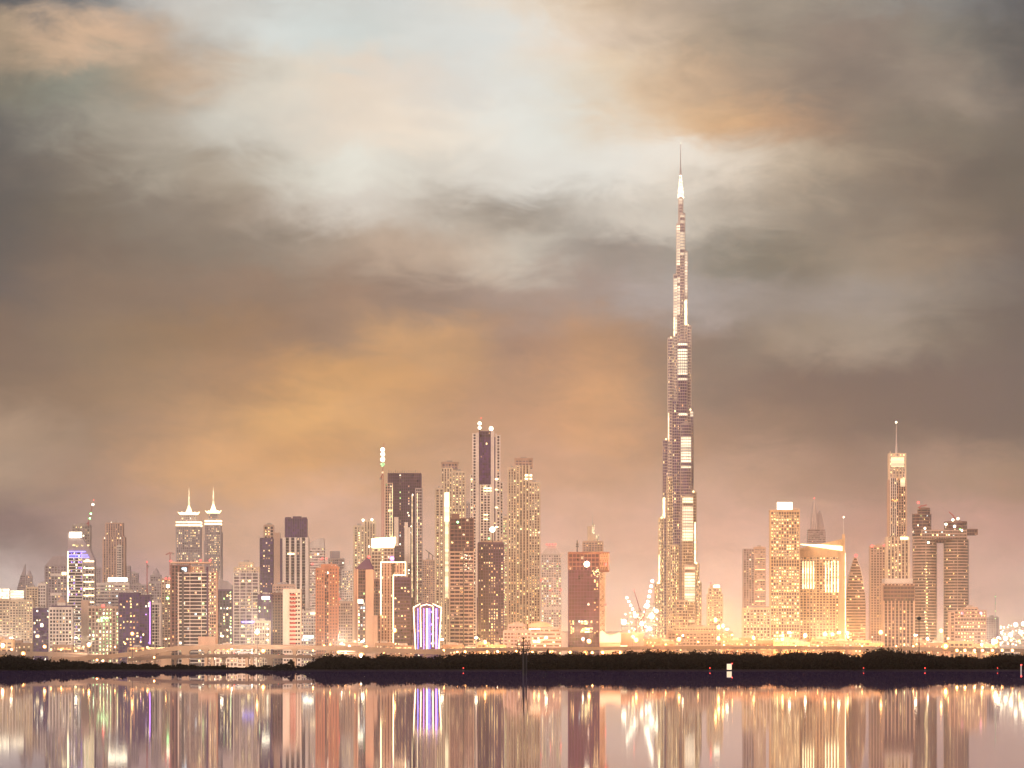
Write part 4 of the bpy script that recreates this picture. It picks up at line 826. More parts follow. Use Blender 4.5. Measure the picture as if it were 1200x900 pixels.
# low white buildings and tent
t = T('tent_hall', 'white draped tent roof sagging between two peaks beside the dark cantilever tower', 4950, 715, 'tent')
pts = [(703, 741), (704.5, 739.2), (706, 739.4)] + [(706 + i * 2.1, 740 + 4.6 * sin(pi * min(1, i / 9.5)) ** 1.0 * (1 if i > 1 else .6)) for i in range(1, 10)] + [(727.5, 742.2), (727.5, 753), (703, 753)]
t.poly('roof', pts, 0, 22, 'tent fabric'); t.bx('wall', 703.2, 727.2, 753.1, 784, 2, 20, pk); t.done(0)
t = T('warehouse', 'plain pink beige warehouse with strip lights beside the white tent', 5000, 740, 'warehouse')
t.bx('wall', 727.8, 754, 742.2, 784, 0, 30, pk); t.bx('roof', 727.4, 754.4, 741.4, 742.1, -.6, 30.6, wh); t.bx('light_band', 716, 735, 756.4, 757.5, -6, -5, 'glow panel bright', True); t.bx('annex', 715, 727.6, 753.2, 784, -5, 0, pk); t.done(0)
t = T('warehouse', 'long low pale hall stretching behind the tent and the lit building site', 6200, 715, 'warehouse')
t.bx('wall', 657, 740, 741, 784, 0, 40, wh); t.bx('roof', 656, 741, 740, 740.9, -1, 41, gy); t.done(0)
# building site
t = T('building_site', 'floodlit building site of scaffold frames and concrete floors left of the tallest tower', 6200, 752, 'building site')
m = t.g('concrete_frame')
for (a, b_, top) in ((728, 736, 724), (739, 747, 716), (748, 759, 712), (760, 771, 706)):
    y = 760
    while y > top: t.bx('concrete_frame', a, b_, y, y + 1.0, 0, 16, 'concrete'); y -= 4.4
    for x in (a, (a + b_) / 2, b_ - .6): t.bx('concrete_frame', x, x + .6, top, 784, .3, 1.5, 'concrete')
rs = random.Random(5)
for i in range(150):
    px = rs.uniform(727.5, 771); top = 704 + 18 * abs((px - 762) / 34) ** .8
    t.dot(px, rs.uniform(top, 752), rs.uniform(.45, 1.0), rs.choice(['white light', 'flood white', 'flood warm', 'yellow light']), -1.5, 'work_lamp') if i < 90 else None
for x, y, r in ((731, 729, 3.2), (758, 710, 3.0), (763.5, 722, 3.2), (745, 722, 2.6), (752, 731, 2.6), (769, 716, 2.4), (761, 737, 2.4)): t.dot(x, y, r, 'flood white', -4, 'flood_lamp')
t.done(0)
def crane(lbl, D, base, top, jib, tail, lamps, lampm='flood white', r=.55, mast_r=.7, grp=None):
    t = T('tower_crane', lbl, D, base[0], 'crane', grp); m = MB(); k = t.k
    bx_, bz = t.x(base[0]), max(t.z(base[1]), 0); tx, tz = t.x(top[0]), t.z(top[1])
    for o in ((-1, -1), (1, -1), (1, 1), (-1, 1)): m.bar((bx_ + o[0] * mast_r, o[1] * mast_r, bz), (tx + o[0] * mast_r, o[1] * mast_r, tz), .22, 'red paint')
    q = bz; s_ = 1
    while q < tz - 3:
        m.bar((bx_ - mast_r * s_, -mast_r, q), (bx_ + mast_r * s_, -mast_r, q + 3), .18, 'red paint'); q += 3; s_ = -s_
    t.one('mast', m)
    m = MB(); a = Vector((tx, 0, tz)); b_ = Vector((t.x(jib[0]), 0, t.z(jib[1]))); c_ = Vector((t.x(tail[0]), 0, t.z(tail[1])))
    for off in ((0, 0, 1.6), (0, -.8, 0), (0, .8, 0)): m.bar(tuple(a + Vector(off)), tuple(b_ + Vector(off) * .5), .3, 'red paint')
    n_ = max(4, int((b_ - a).length / 4))
    for i in range(n_):
        p = a.lerp(b_, i / n_); q = a.lerp(b_, (i + 1) / n_); m.bar(tuple(p + Vector((0, -.7, 0))), tuple(q + Vector((0, 0, 1.4))), .18, 'red paint')
    t.one('jib', m); m = MB(); m.bar(tuple(a), tuple(c_), .6, 'red paint'); m.box(c_.x - 1.5, c_.x + 1.5, -1.2, 1.2, c_.z - 2.5, c_.z, 'concrete'); t.one('counter_jib', m)
    for (x, y, rr, mm) in lamps: t.dot(x, y, rr, mm, -1.5, 'lamp')
    t.done(0); return t
crane('leaning lattice crane strung with white lamps, the taller over the building site', 6150, (754, 760), (755, 722), (764.6, 681), (751, 726), [(764.4 - i * 1.35, 681 + i * 6, 2.0 - i * .05, 'flood white') for i in range(6)])
crane('leaning lattice crane strung with white lamps, the shorter over the building site', 6180, (745.5, 760), (745, 721), (734, 700), (748, 726), [(734.6 + i * 2.2, 700.5 + i * 4.4, 1.6, 'flood white') for i in range(5)])
crane('thin unlit crane jib between the two lamp strung cranes', 6300, (750, 760), (749, 712), (743, 692), (751, 716), [(743, 691.5, .9, 'red lamp')])
crane('tall crane with greenish white lamps over the hazy unfinished tower', 6980, (103.5, 616.5), (103.8, 612), (109.2, 589), (101.5, 614), [(109, 591.2, 1.6, 'flood white'), (106.6, 602, 1.2, 'green lamp'), (105.4, 607.4, 1.1, 'green lamp'), (110, 586, .5, 'red lamp')])
crane('mast crane blazing with stacked green white lamps beside the dark streaked tower', 5950, (448.4, 760), (448.4, 556), (450, 520), (446, 560), [(448.4, 527, 2.6, 'flood white'), (448.6, 532.5, 2.6, 'flood white'), (448.4, 538.5, 2.8, 'flood white'), (448.4, 544.5, 2.6, 'green white light'), (448.4, 553.5, 1.2, 'cream light')], mast_r=1.1)
crane('small crane with level jib left of the banded dark tower', 6900, (199, 674), (199.5, 648), (194, 650.5), (203, 648), [])
crane('slim mast crane beside the octagonal cupola', 6900, (172.5, 755), (172.3, 662), (171.5, 659), (173.4, 663), [(172.4, 658.4, .7, 'red lamp')])
crane('small leaning crane on the top of the rounded unfinished tower', 6500, (1078, 596), (1078, 594), (1086, 592), (1075.5, 595), [(1076, 589, 1.3, 'red lamp')])
crane('small leaning crane above the bridge linked tower on its right', 6500, (1118, 610), (1118, 606), (1112, 600), (1121, 608), [])
# ------------------------------------------------------------------ the tallest tower: bundled round tubes that step back in turn
t = T('supertall_tower', 'tallest needle tower of stepped round shafts with floodlit bands and a long spire', 7000, 797, 'skyscraper')
TUBES = [ # px, radius, top, forward metres, zones with floodlight put in as emission (top, bottom), flood
 (770.9, 3.3, 684, 14, (), .2), (775.4, 3.6, 607.5, 12, (), .22), (780.6, 3.6, 515.5, 10, (), .12), (786.4, 3.5, 396.5, 6, (), .10),
 (819.2, 3.0, 683, 14, (), .2), (816.2, 3.4, 661, 12, (), .2), (812.6, 3.5, 577, 10, (), .15), (809, 3.6, 481, 8, ((482, 489),), .12), (806.4, 3.7, 382, 6, ((505, 512),), .12),
 (793.2, 3.7, 322, 4, ((322, 393),), .12), (802, 3.6, 295, 3, ((296, 346), (351, 380)), .1), (796.6, 3.7, 263, 2, ((263, 318), (326, 374)), .1), (799.4, 3.2, 251, 0, ((251, 262), (268, 300)), .1), (797.8, 2.5, 232, 1, ((232, 238),), .05),
 (792.5, 5.0, 470, -8, (), .12), (785.8, 4.4, 560, -6, (), .14), (790, 5.2, 640, -16, (), .2),
 (799.5, 6.0, 402, -8, ((403, 447), (477, 491)), .10), (803.4, 6.2, 498, -15, ((512, 551),), .12), (805.2, 6.4, 583, -22, ((584, 638),), .16), (807.4, 6.2, 664, -30, ((665, 704), (726, 735)), .2), (798, 7, 705, -38, (), .25),
]
for px, r, top, yo, gl, lit in TUBES:
    hot = 'emissive floodlit shaft'  # floodlight on the shafts is put into the rings as emission
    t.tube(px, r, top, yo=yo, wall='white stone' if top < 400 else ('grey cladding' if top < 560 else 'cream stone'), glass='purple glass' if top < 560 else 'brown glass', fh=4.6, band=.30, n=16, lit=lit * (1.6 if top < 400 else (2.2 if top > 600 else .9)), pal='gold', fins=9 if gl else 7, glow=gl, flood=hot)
# narrow emissive strips paint the floodlight where the shafts step back
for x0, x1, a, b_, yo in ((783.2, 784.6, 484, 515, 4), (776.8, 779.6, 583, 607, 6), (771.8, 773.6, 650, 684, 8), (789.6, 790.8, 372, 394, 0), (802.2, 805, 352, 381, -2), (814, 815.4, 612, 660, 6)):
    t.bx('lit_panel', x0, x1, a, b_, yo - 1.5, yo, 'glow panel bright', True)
for x_, a_, b__, yo in ((770, 690, 750, 8.6), (773.6, 612, 750, 6.4), (777.6, 600, 750, 4.4), (783, 560, 750, -13), (787.8, 566, 750, -13), (792, 650, 745, -24), (811.4, 584, 700, 5), (818, 668, 745, 8)): t.bx('glowing_strip', x_, x_ + .55, a_, b__, yo - .8, yo, 'cream light', True)  # brightness of the lit fins, put in as thin emissive strips
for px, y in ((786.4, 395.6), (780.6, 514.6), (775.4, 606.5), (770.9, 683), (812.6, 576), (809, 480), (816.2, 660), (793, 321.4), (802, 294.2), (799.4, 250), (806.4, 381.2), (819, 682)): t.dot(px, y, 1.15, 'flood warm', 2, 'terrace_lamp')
m = MB(); m.frus((t.x(797.8), 3, t.z(232), 5.6, 5.6), (t.x(797.6), 3, t.z(205), 1.7, 1.7), 12, 'flood panel'); t.one('lower_spire', m)  # the spire's floodlit brightness is emission in its own material
m = MB(); m.frus((t.x(797.6), 3, t.z(205), 1.7, 1.7), (t.x(797.7), 3, t.z(196), 1.1, 1.1), 8, 'pale metal'); m.frus((t.x(797.7), 3, t.z(196), .8, .8), (t.x(797.7), 3, t.z(168), .35, .35), 8, 'pale metal'); t.one('spire', m)
t.dot(797.7, 167.5, .6, 'white light', 3, 'spire_lamp')
t.done(60)
t = T('podium', 'low cream podium of lit terraces at the foot of the tallest tower', 6300, 820, 'podium')
t.vol(783, 858, 741, wall=pk, glass=bg_, fh=4.4, bw=5, band=.4, lit=.3, pal='gold', dep=60); t.vol(790, 846, 735.5, 740.8, wall=cr, glass=bg_, fh=4, bw=4, band=.4, lit=.4, pal='gold', dep=40, yo=8); t.done(0)
t = T('apartment_tower', 'small golden tower with lit cap and red beacon right of the tallest tower', 6600, 838)
t.vol(829.2, 846.6, 696, wall=cr, glass=bg_, fh=3.8, bw=3.4, band=.35, pier=.35, lit=.65, pal='gold', dep=26, cap=False)
t.vol(831, 845, 689, 695.8, wall=cr, glass=bg_, fh=3.8, bw=3.4, lit=.5, pal='gold', yo=2, dep=22, part='crown', cap=False); t.bx('cap', 832.4, 843.6, 685.4, 688.9, 5, 20, cr); t.bx('sign', 836.5, 843.4, 685.6, 688.2, 3.4, 4.6, 'flood white', True); t.dot(833, 683.8, 1.5); t.done(0)
t = T('office_tower', 'grey tower with glowing horizontal lines on its right half', 6700, 884)
t.vol(871.4, 883.8, 643, wall=gy, glass=gg, fh=3.8, bw=3.6, band=.3, pier=.35, lit=.06, dep=28, cap=False).vol(884, 896.8, 642, wall=pk, glass=pa, fh=3.8, bw=4, band=.4, pier=.2, lit=.06, dep=30, yo=-1)
for y in (654, 667, 679.4, 691.6, 704): t.bx('light_band', 885, 896.6, y, y + .9, -2.3, -1.5, 'glow panel', True)
t.spire(884, 638, 643, .6, yo=10); t.done(0)
t = T('apartment_block', 'short cream block of tightly packed lit windows below the grey tower', 5600, 886)
t.vol(871, 902.4, 713.5, wall=cr, glass=bg_, fh=3.7, bw=3.4, band=.35, pier=.35, lit=.5, pal='gold', dep=30); t.bx('roof', 878, 902, 710.4, 713.2, 3, 26, gy); t.done(60)
t = T('apartment_tower', 'broad tower covered in gold lit windows, white glare on its winged roof', 5800, 920)
t.vol(903.4, 936.6, 599, wall='gold stone', glass=bg_, fh=3.9, bw=3.2, band=.30, pier=.30, lit=.52, pal='gold', dep=34, cap=False, ww=.8)
t.bx('roof_wing', 902.4, 937.8, 597.6, 598.9, -1.2, 35, 'gold stone'); t.poly('roof_wing', [(929, 597.4), (937.6, 594.6), (936, 597.4)], 2, 30, gy); t.bx('roof_sign', 911, 928.6, 588.4, 597, 4, 7, 'flood white', True); t.done(100)
t = T('hotel', 'wide golden hotel slab under a sloping floodlit roof with a thin spire', 5850, 964)
t.vol(937.4, 983, 652, wall='gold stone', glass=bg_, fh=3.9, bw=4.2, band=.38, pier=.34, lit=.35, pal='gold', dep=34, cap=False)
t.bx('blank_wall', 983.2, 990.6, 648, 784, -1, 34, 'gold stone'); t.bx('upper_wall', 937.2, 983, 645.5, 651.8, -.8, 34, 'gold stone')
t.poly('sloping_roof', [(937, 642.5), (987, 631.6), (988.2, 631.8), (988.2, 648), (937, 644.6)], 4, 30, 'gold stone'); t.poly('lit_roof_face', [(938, 638.2), (958, 641.2), (987.5, 645.4), (987.5, 640), (960, 637.5), (938, 637.4)], 2.6, 3.8, 'flood warm', True)
for x in (940.4, 943.4, 946.4, 949.6, 952.8, 967, 970.4, 974, 977.6, 981.4): t.bx('glowing_strip', x, x + 1.1, 657.5, 690 if x < 960 else 694, -1.5, -.5, 'glow panel bright', True)
t.bx('edge_light', 990.2, 991, 648.5, 752, -1.8, -1, 'glow panel bright', True); t.spire(989, 606, 632, .9, .25, yo=8); t.bx('spire_base', 987.4, 990.4, 626, 648, 4, 12, 'gold stone'); t.dot(989, 606, 1.0, 'white light', 7, 'spire_lamp'); t.done(100)
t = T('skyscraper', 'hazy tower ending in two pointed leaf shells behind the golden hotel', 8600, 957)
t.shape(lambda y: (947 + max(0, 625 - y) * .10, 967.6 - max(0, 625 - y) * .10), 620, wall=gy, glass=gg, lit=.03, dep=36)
def leaf(pxc, hw, top, base):
    n_ = 12; l = [(pxc - hw * cos(pi / 2 * i / n_) ** .75, base - (base - top) * (i / n_)) for i in range(n_ + 1)]; r = [(pxc + hw * cos(pi / 2 * i / n_) ** .75, base - (base - top) * (i / n_)) for i in range(n_, -1, -1)]
    return l + r[1:]
t.poly('leaf_shell', leaf(954.2, 4.4, 584.4, 620), 4, 10, gy, True); t.poly('leaf_shell', leaf(961, 5.6, 597.4, 620), 14, 22, gy, True)
for s_ in (-.6, 0, .6): t.g('shell_ribs').bar((t.x(954.2 + 4.4 * s_), 3.6, t.z(620)), (t.x(954.2), 3.6, t.z(586)), .5, wh)
t.dot(954.2, 584, .6); t.done(0)
t = T('office_tower', 'bullet shaped tower tapering to a red beacon right of the golden hotel', 5900, 1003)
def ogive(y):
    q = min(1, max(0, (y - 652) / 62.)); h = 11.2 * (1 - (1 - q) ** 1.9) ** .75; return (1003 - h, 1003 + h)
t.shape(ogive, 653, wall=pk, glass=bg_, fh=3.8, band=.42, lit=.13, pal='gold', bw=3.2, dep=None)
for i in range(9):
    y0_, y1_ = 653 + i * 12, 653 + (i + 1) * 12; t.g('edge_ribs').bar((t.x(ogive(y0_)[1]), -1, t.z(y0_)), (t.x(ogive(y1_)[1]), -1, t.z(y1_)), .7, wh)
t.dot(1003, 651, 1.7); t.done(100)
t = T('apartment_tower', 'plain beige tower of small regular windows with red roof corners', 6300, 1030)
t.vol(1020.4, 1040.6, 640.5, wall=pk, glass=bg_, fh=3.8, bw=3.6, band=.4, pier=.4, lit=.10, pal='warm', dep=30); t.dot(1022, 640, 1.4).dot(1036, 639, 1.1).dot(1039.5, 639.4, 1.1); t.done(0)
t = T('skyscraper', 'slim stepped tower topped by a glowing lantern and tall needle', 5900, 1052)
t.vol(1036, 1070.6, 684, wall=pk, glass=pl_, fh=4.2, bw=4.4, band=.12, pier=.35, lit=.12, pal='gold', dep=44, cap=False, pp=1.0)
t.bx('collar', 1036.6, 1069.6, 678, 683.8, -1.6, 43, wh); t.vol(1035.4, 1071, 686, 704, wall=br, glass=pl_, fh=4.2, bw=5, band=.4, pier=.1, lit=.03, dep=6, yo=-3, part='belt_storeys', cap=False)
t.vol(1040.4, 1064.8, 629, 677.9, wall=cr, glass=bg_, fh=3.9, bw=4.2, band=.15, pier=.40, lit=.25, pal='gold', dep=34, yo=4, cap=False, pp=.9)
t.vol(1042.6, 1062, 562, 628.8, wall=pk, glass=dg, fh=3.9, bw=3.6, band=.2, pier=.32, lit=.15, pal='gold', dep=28, yo=7, cap=False, pp=.9)
t.vol(1044, 1050.4, 560, 628, wall=wh, glass=dg, fh=3.9, bw=3, band=.1, pier=.4, lit=.1, dep=5, yo=3.5, part='shaft', cap=False)
t.vol(1043, 1061.6, 530.6, 561.8, wall=cr, glass=pa, fh=4, bw=4, band=.25, pier=.35, lit=.45, pal='gold', dep=26, yo=8, part='lantern', cap=False)
t.bx('lantern_panel', 1044.5, 1060, 535.5, 546.5, 6.2, 7.4, 'glow panel', True).bx('lantern_panel', 1055.6, 1061, 560.2, 570, 5.2, 6.4, 'glow panel', True).bx('red_light_band', 1045, 1054, 560.2, 562.2, 5, 6.4, 'orange light', True).bx('red_light_band', 1045, 1053, 585, 587.4, 2, 3.2, 'orange light', True)
t.bx('light_band', 1055, 1064.6, 629, 632.6, 2, 3.2, 'glow panel bright', True)
t.g('lantern').bar((t.x(1044), 9, t.z(530.6)), (t.x(1044), 9, t.z(528.5)), .8, cr); t.spire(1051.6, 494.6, 530.4, 1.5, .3, yo=16); t.dot(1051.4, 494, 1.2, 'flood white', 16, 'spire_lamp'); t.done(100)
# bridge linked pair
t = T('apartment_tower', 'rounded unfinished tower of lit floors, left of the two joined by a sky bridge', 6500, 1084)
t.tube(1084.6, 14, 628, yo=14, ry=20, wall=pk, glass=bg_, fh=4.3, band=.4, n=20, lit=.14, pal='gold', fins=3, cap=False)
t.tube(1081.2, 10.8, 602, 627.8, yo=14, ry=16, wall=br, glass=pl_, fh=4.3, band=.35, n=18, lit=.12, pal='cool', fins=5, cap=False, part='upper_storeys')
t.tube(1083.6, 7, 596, 601.8, yo=14, ry=10, wall=br, glass=pl_, fh=4.3, n=14, lit=.1, fins=4, part='upper_storeys')
for i in range(24): t.wins.append((t.x(1085 + random.uniform(-1, 1)), -6.6, t.z(660 + i * 3.6), 3, 1.8, 0, 'yellow light'))
t.done(0)
t = T('apartment_tower', 'rounded unfinished tower of lit floors, right of the two joined by a sky bridge', 6500, 1121)
t.tube(1121.6, 14.4, 632, yo=14, ry=20, wall=pk, glass=bg_, fh=4.3, band=.4, n=20, lit=.16, pal='gold', fins=3, cap=False)
t.tube(1121, 13, 612, 622, yo=14, ry=18, wall=br, glass=pl_, fh=4.3, n=18, lit=.3, pal='cool', fins=5, part='upper_storeys')
for x, y in ((1108, 614.6), (1116, 609.4), (1122, 608), (1126.5, 622), (1118, 617)): t.dot(x, y, 1.6, 'flood white', -8, 'work_lamp')
t.dot(1124.5, 621, 1.1, 'green lamp', -8, 'work_lamp'); t.done(0)
t = T('sky_bridge', 'long horizontal sky bridge spanning both rounded towers and jutting out beyond', 6500, 1112, 'sky bridge')
t.vol(1080, 1132, 621, 632, wall=pk, glass=bg_, fh=4.2, bw=4, band=.4, pier=.12, lit=.2, pal='cool', dep=36, yo=-9, cap=False); t.vol(1132.2, 1144.6, 620, 627, wall=br, glass=pl_, fh=4.2, bw=4, band=.4, lit=.1, dep=30, yo=-6, cap=False)
t.vol(1096, 1107, 632.2, 636, wall=br, glass=pl_, fh=4.2, bw=4, band=.4, lit=.1, dep=30, yo=-6, cap=False, part='underside'); t.dot(1087, 636, 1.4, 'flood white', -12, 'work_lamp').dot(1083, 619.5, 1.4, 'flood white', -12, 'work_lamp'); t.done(0)
t = T('office_block', 'wide low block with golden ribbon windows and two rosy roof lamps', 5300, 1136)
t.vol(1119, 1155.4, 715, wall=pk, glass=bg_, fh=4.0, bw=3.6, band=.35, pier=.15, lit=.45, pal='gold', dep=34, cap=False); t.vol(1131, 1146, 713, 714.8, wall=pk, glass=dg, fh=3, lit=0, dep=20, yo=6)
t.vol(1114, 1118.8, 717, wall=pk, glass=bg_, fh=4, lit=.2, dep=28, yo=2, cap=False); t.dot(1127.6, 718.6, 1.8, 'pink sign', -2, 'roof_lamp').dot(1149.4, 718.6, 1.8, 'pink sign', -2, 'roof_lamp'); t.done(80)
t = T('office_block', 'faint hazy block beside the thin green lit mast', 7600, 1162)
t.vol(1155.6, 1170, 724, wall=gy, glass=gg, lit=.05, dep=20); t.done(0)
t = T('radio_mast', 'thin guyed mast with green lamps along its height', 7000, 1166.4, 'mast')
m = t.g('mast'); 
for o in (-.8, .8): m.bar((o, 0, -.3), (o * .5, 0, t.z(697)), .35, 'pale metal')
for i in range(30): z_ = i * t.z(697) / 30; m.bar((-.8, 0, z_), (.8, 0, z_ + t.z(697) / 30), .25, 'pale metal')
for y in (699, 707, 716, 725): t.dot(1166.4, y, .7, 'green white light', -1, 'lamp')
t.done(0)
t = T('building_site', 'floodlit low concrete frames and sheds at the far edge beyond the mast', 5600, 1186, 'building site')
for a, b_, top in ((1172, 1183, 736), (1184, 1196, 731), (1197, 1212, 727)):
    y = 758
    while y > top: t.bx('concrete_frame', a, b_, y, y + 1, 0, 16, 'concrete'); y -= 4
    for x in (a, (a + b_) / 2, b_ - .5): t.bx('concrete_frame', x, x + .5, top - 1, 784, .3, 1.4, 'concrete')
for i in range(60): t.dot(rs.uniform(1171, 1206), rs.uniform(731, 756), rs.uniform(.5, 1.1), rs.choice(['white light', 'flood white', 'flood warm']), -1.5, 'work_lamp')
for x, y in ((1184, 744), (1196, 741), (1190, 732), (1178, 748), (1199, 731)): t.dot(x, y, 2.6, 'flood white', -3, 'flood_lamp')
t.done(0)
# low buildings along the street
LOW = [
 (-6, 14, 748, 'office_block', 'low cream block with shop lights under the widest white crown', cr, .3), (14.5, 36, 752, 'office_block', 'low orange lit shop row left of the violet block', pk, .3),
 (62, 100, 757, 'shop_row', 'low lit shop row below the white gridded block', pk, .5), (150, 198, 760, 'shop_row', 'low shop row beneath the violet tower, warmly lit', pk, .4),
 (253, 300, 757.5, 'shop_row', 'low pale shop row seen between flyover piers', wh, .4), (396, 424, 752, 'shop_row', 'low orange shop row right of the orange brown tower', pk, .4),
 (440, 484, 755, 'shop_row', 'low glowing shop row left of the fan shaped hotel', pk, .5), (518, 560, 757, 'shop_row', 'low glowing shop row right of the fan shaped hotel', pk, .5),
 (560, 592, 754, 'shop_row', 'low cream shop row beneath the plum tower', cr, .5), (756, 790, 750, 'depot', 'low pale depot in front of the building site', pk, .5),
 (846, 872, 749, 'depot', 'low cream depot with bright doors right of the podium', pk, .5), (868, 908, 749, 'shop_row', 'low villa row with lit fronts below the short cream block', pk, .4),
 (908, 950, 751, 'shop_row', 'low villa row with lit fronts below the gold windowed tower', cr, .5), (951, 1000, 750, 'shop_row', 'low villa row with lit fronts below the golden hotel', pk, .5),
 (1001, 1035, 752, 'shop_row', 'low villa row with lit fronts below the bullet shaped tower', cr, .5), (1072, 1112, 752, 'shop_row', 'low villa row with lit fronts below the joined towers', pk, .5),
 (1113, 1170, 753, 'shop_row', 'low lit row under the ribbon windowed block', cr, .5)]
for i, (a, b_, yt, nm, lb, wl, lt) in enumerate(LOW):
    wl = {pk: 'road concrete', cr: 'gold stone'}.get(wl, wl)
    t = T(nm, lb, 4900 + (i * 37) % 60, (a + b_) / 2, 'low building'); mid = a + (b_ - a) * (.35 + .3 * ((i * 7) % 5) / 5)
    t.vol(a, mid, yt, wall=wl, glass=bg_, fh=3.8, bw=4.4, band=.4, pier=.3, lit=lt, pal='gold', dep=22); t.vol(mid + .3, b_, yt + 3.0, wall=wl, glass=bg_, fh=3.8, bw=5, band=.45, pier=.3, lit=lt, pal='gold', dep=20, yo=2)
    if lt > .35: t.bx('lit_shopfront', a + 2, mid - 1, 759, 761.5, -1.3, -.7, 'orange light', True); t.bx('lit_shopfront', mid + 2, b_ - 2, 758.5, 761, .6, 1.4, 'warm light', True)
    t.done(20)
# blocks filling the haze behind
BACK = [(150, 172, 686, 'dim hazy block behind the violet tower'), (144, 152, 664, 'dim thin hazy tower beside the stepped one with lit pins'), (152, 161, 672, 'faint hazy tower in front of the thin crane'), (256, 275, 700, 'dim hazy block behind the curved pale roof'),
 (480, 497, 690, 'dim hazy block behind the fan shaped hotel'), (543, 552, 590, 'faint hazy tower between the cream one and the dark crowned one'), (396, 402, 690, 'dim hazy sliver behind the short brown block')]
for i, (a, b_, yt, lb) in enumerate(BACK):
    t = T('apartment_tower', lb, 8200 + i * 90, (a + b_) / 2); t.vol(a, b_, yt, wall=gy, glass=gg, fh=4, bw=4, lit=.12, pal='warm', dep=26); t.done(0)

# ------------------------------------------------------------------ street lamps, each with its own light
LAMPM = MATS['sodium lamp']
def lamp_proto(h, name='street_lamp'):
    e = empty(name, (0, 0, 0)); m = MB(); m.bar((0, 0, 0), (0, 0, h), .22, 'dark metal', 6, .12); m.bar((0, 0, h - .2), (0, -1.6, h + .1), .09, 'dark metal', 5); m.build('pole', e)
    m = MB(); m.frus((0, -1.6, h - .5, .95, .95), (0, -1.6, h + .25, .6, .6), 8, 'sodium lamp'); m.build('lamp_head', e)
    return e
def copy_tree(o, parent=None):
    c = o.copy(); C.objects.link(c); c.parent = parent
    for ch in list(o.children): copy_tree(ch, c)
    return c
LAMPS = [ # px, py of the lamp, distance, size of the head, label
 (3.5, 757, 4600, 2.2), (14, 761, 4600, 1.2), (27.5, 765.5, 4400, 2.0), (52.5, 757.5, 4500, 1.8), (60, 761, 4600, 1), (72, 761, 4600, 1), (98, 758, 4700, .9), (104.5, 756, 4500, 1.9), (114, 773, 2850, .8), (121, 774, 2850, .8), (135, 758, 4700, 1),
 (155.3, 742.3, 2900, 1.2), (173, 758.5, 4500, 1.2), (175, 765, 4300, 1), (181, 770, 2830, .7), (194.5, 748.5, 4700, 1), (165, 752, 4600, .7), (147, 754, 4600, .9), (271.7, 760, 4300, 1.3), (301.6, 741.6, 2900, 1.3), (308.5, 762.5, 4200, 2.0), (267, 763, 4300, .8),
 (367, 762, 4000, 1), (375, 758.5, 4000, .9), (380, 756.5, 4000, 1), (387, 755, 4000, .9), (396, 763.8, 4100, .9), (400.5, 754.5, 4300, .9), (410, 757, 4300, 1), (416, 751.5, 4700, 1), (429.5, 757.5, 4500, 1.3), (437, 760, 4400, 1), (455, 761, 4400, 1.1),
 (462.5, 739, 4700, 2.0), (470, 762, 4400, 1), (478, 761, 4300, 1), (423.5, 768, 4100, 2.6), (405, 765, 4200, 1), (450, 765.5, 4200, 1), (486, 764, 4200, 1.2), (520, 762, 4200, 1.2), (536, 764, 4200, 1.3), (545, 763.5, 4200, 1.3), (568.5, 753, 4600, 1.9), (571, 763.5, 4200, 1.3), (583, 763.5, 4200, 1.3),
 (605, 763, 4200, 1.2), (613.5, 750, 4700, 1.0), (626, 752, 4600, 1.4), (631.4, 752, 4600, 1.6), (623.5, 764, 4200, 1.7), (645, 764.5, 4200, 2), (647, 763.5, 4210, 1.4), (668, 764.5, 4200, 1.6), (683, 749, 4600, 1.3), (690.3, 751.4, 4600, 2.1), (686, 765, 4150, 2), (694, 764.5, 4250, 1.3), (706, 764.5, 4200, 1.8), (726.5, 764.5, 4200, 1.6),
 (741.5, 746, 4600, 1.4), (745.5, 750.5, 4600, 2.0), (795.6, 749.6, 4600, 2.1), (800, 744.6, 4700, 1.2), (838.4, 727, 4800, 2.4), (842, 735.4, 4700, 2.2), (847, 734, 4750, 2.2), (841.8, 748.6, 4600, 2.1), (858, 743.8, 4700, 1.1), (883, 748, 4600, 1.8), (917, 745, 4700, 1.5), (916.6, 749.5, 4600, 1.4), (943.4, 745, 4650, 2.0), (966.6, 743.4, 4650, 2.1), (975.6, 743.6, 4700, 1.6), (992.6, 742.4, 4650, 1.9), (993.6, 746.8, 4600, 1.4),
 (1032, 741.4, 4650, 2.1), (1036, 762, 4200, 1), (1102.6, 739.6, 4650, 2.0), (1107.6, 757, 4300, 2.8), (1087, 749, 4600, 1.5), (1111, 748, 4600, 1.2), (1121, 762, 4200, 1.6), (1130.5, 762, 4200, 1.5), (1141.6, 762, 4200, 1.5), (1151, 762, 4200, 1.5), (1162.6, 762, 4200, 1.5), (1174, 762, 4200, 1.5), (1186, 762, 4200, 1.5), (1166, 751.6, 4500, 3.2), (1184.5, 750, 4500, 1.6), (1194, 751, 4500, 1.6), (1150, 756, 4500, 1.3),
 (780, 755, 4500, 1.0), (765, 757, 4500, 1.0), (818, 752, 4500, 1.2), (872, 758, 4400, 1.0), (900, 757, 4400, 1.0), (932, 757, 4400, 1.0), (958, 757, 4400, 1.1), (1010, 757, 4400, 1.1), (1050, 757, 4400, 1.0), (1070, 757, 4400, 1.0)]
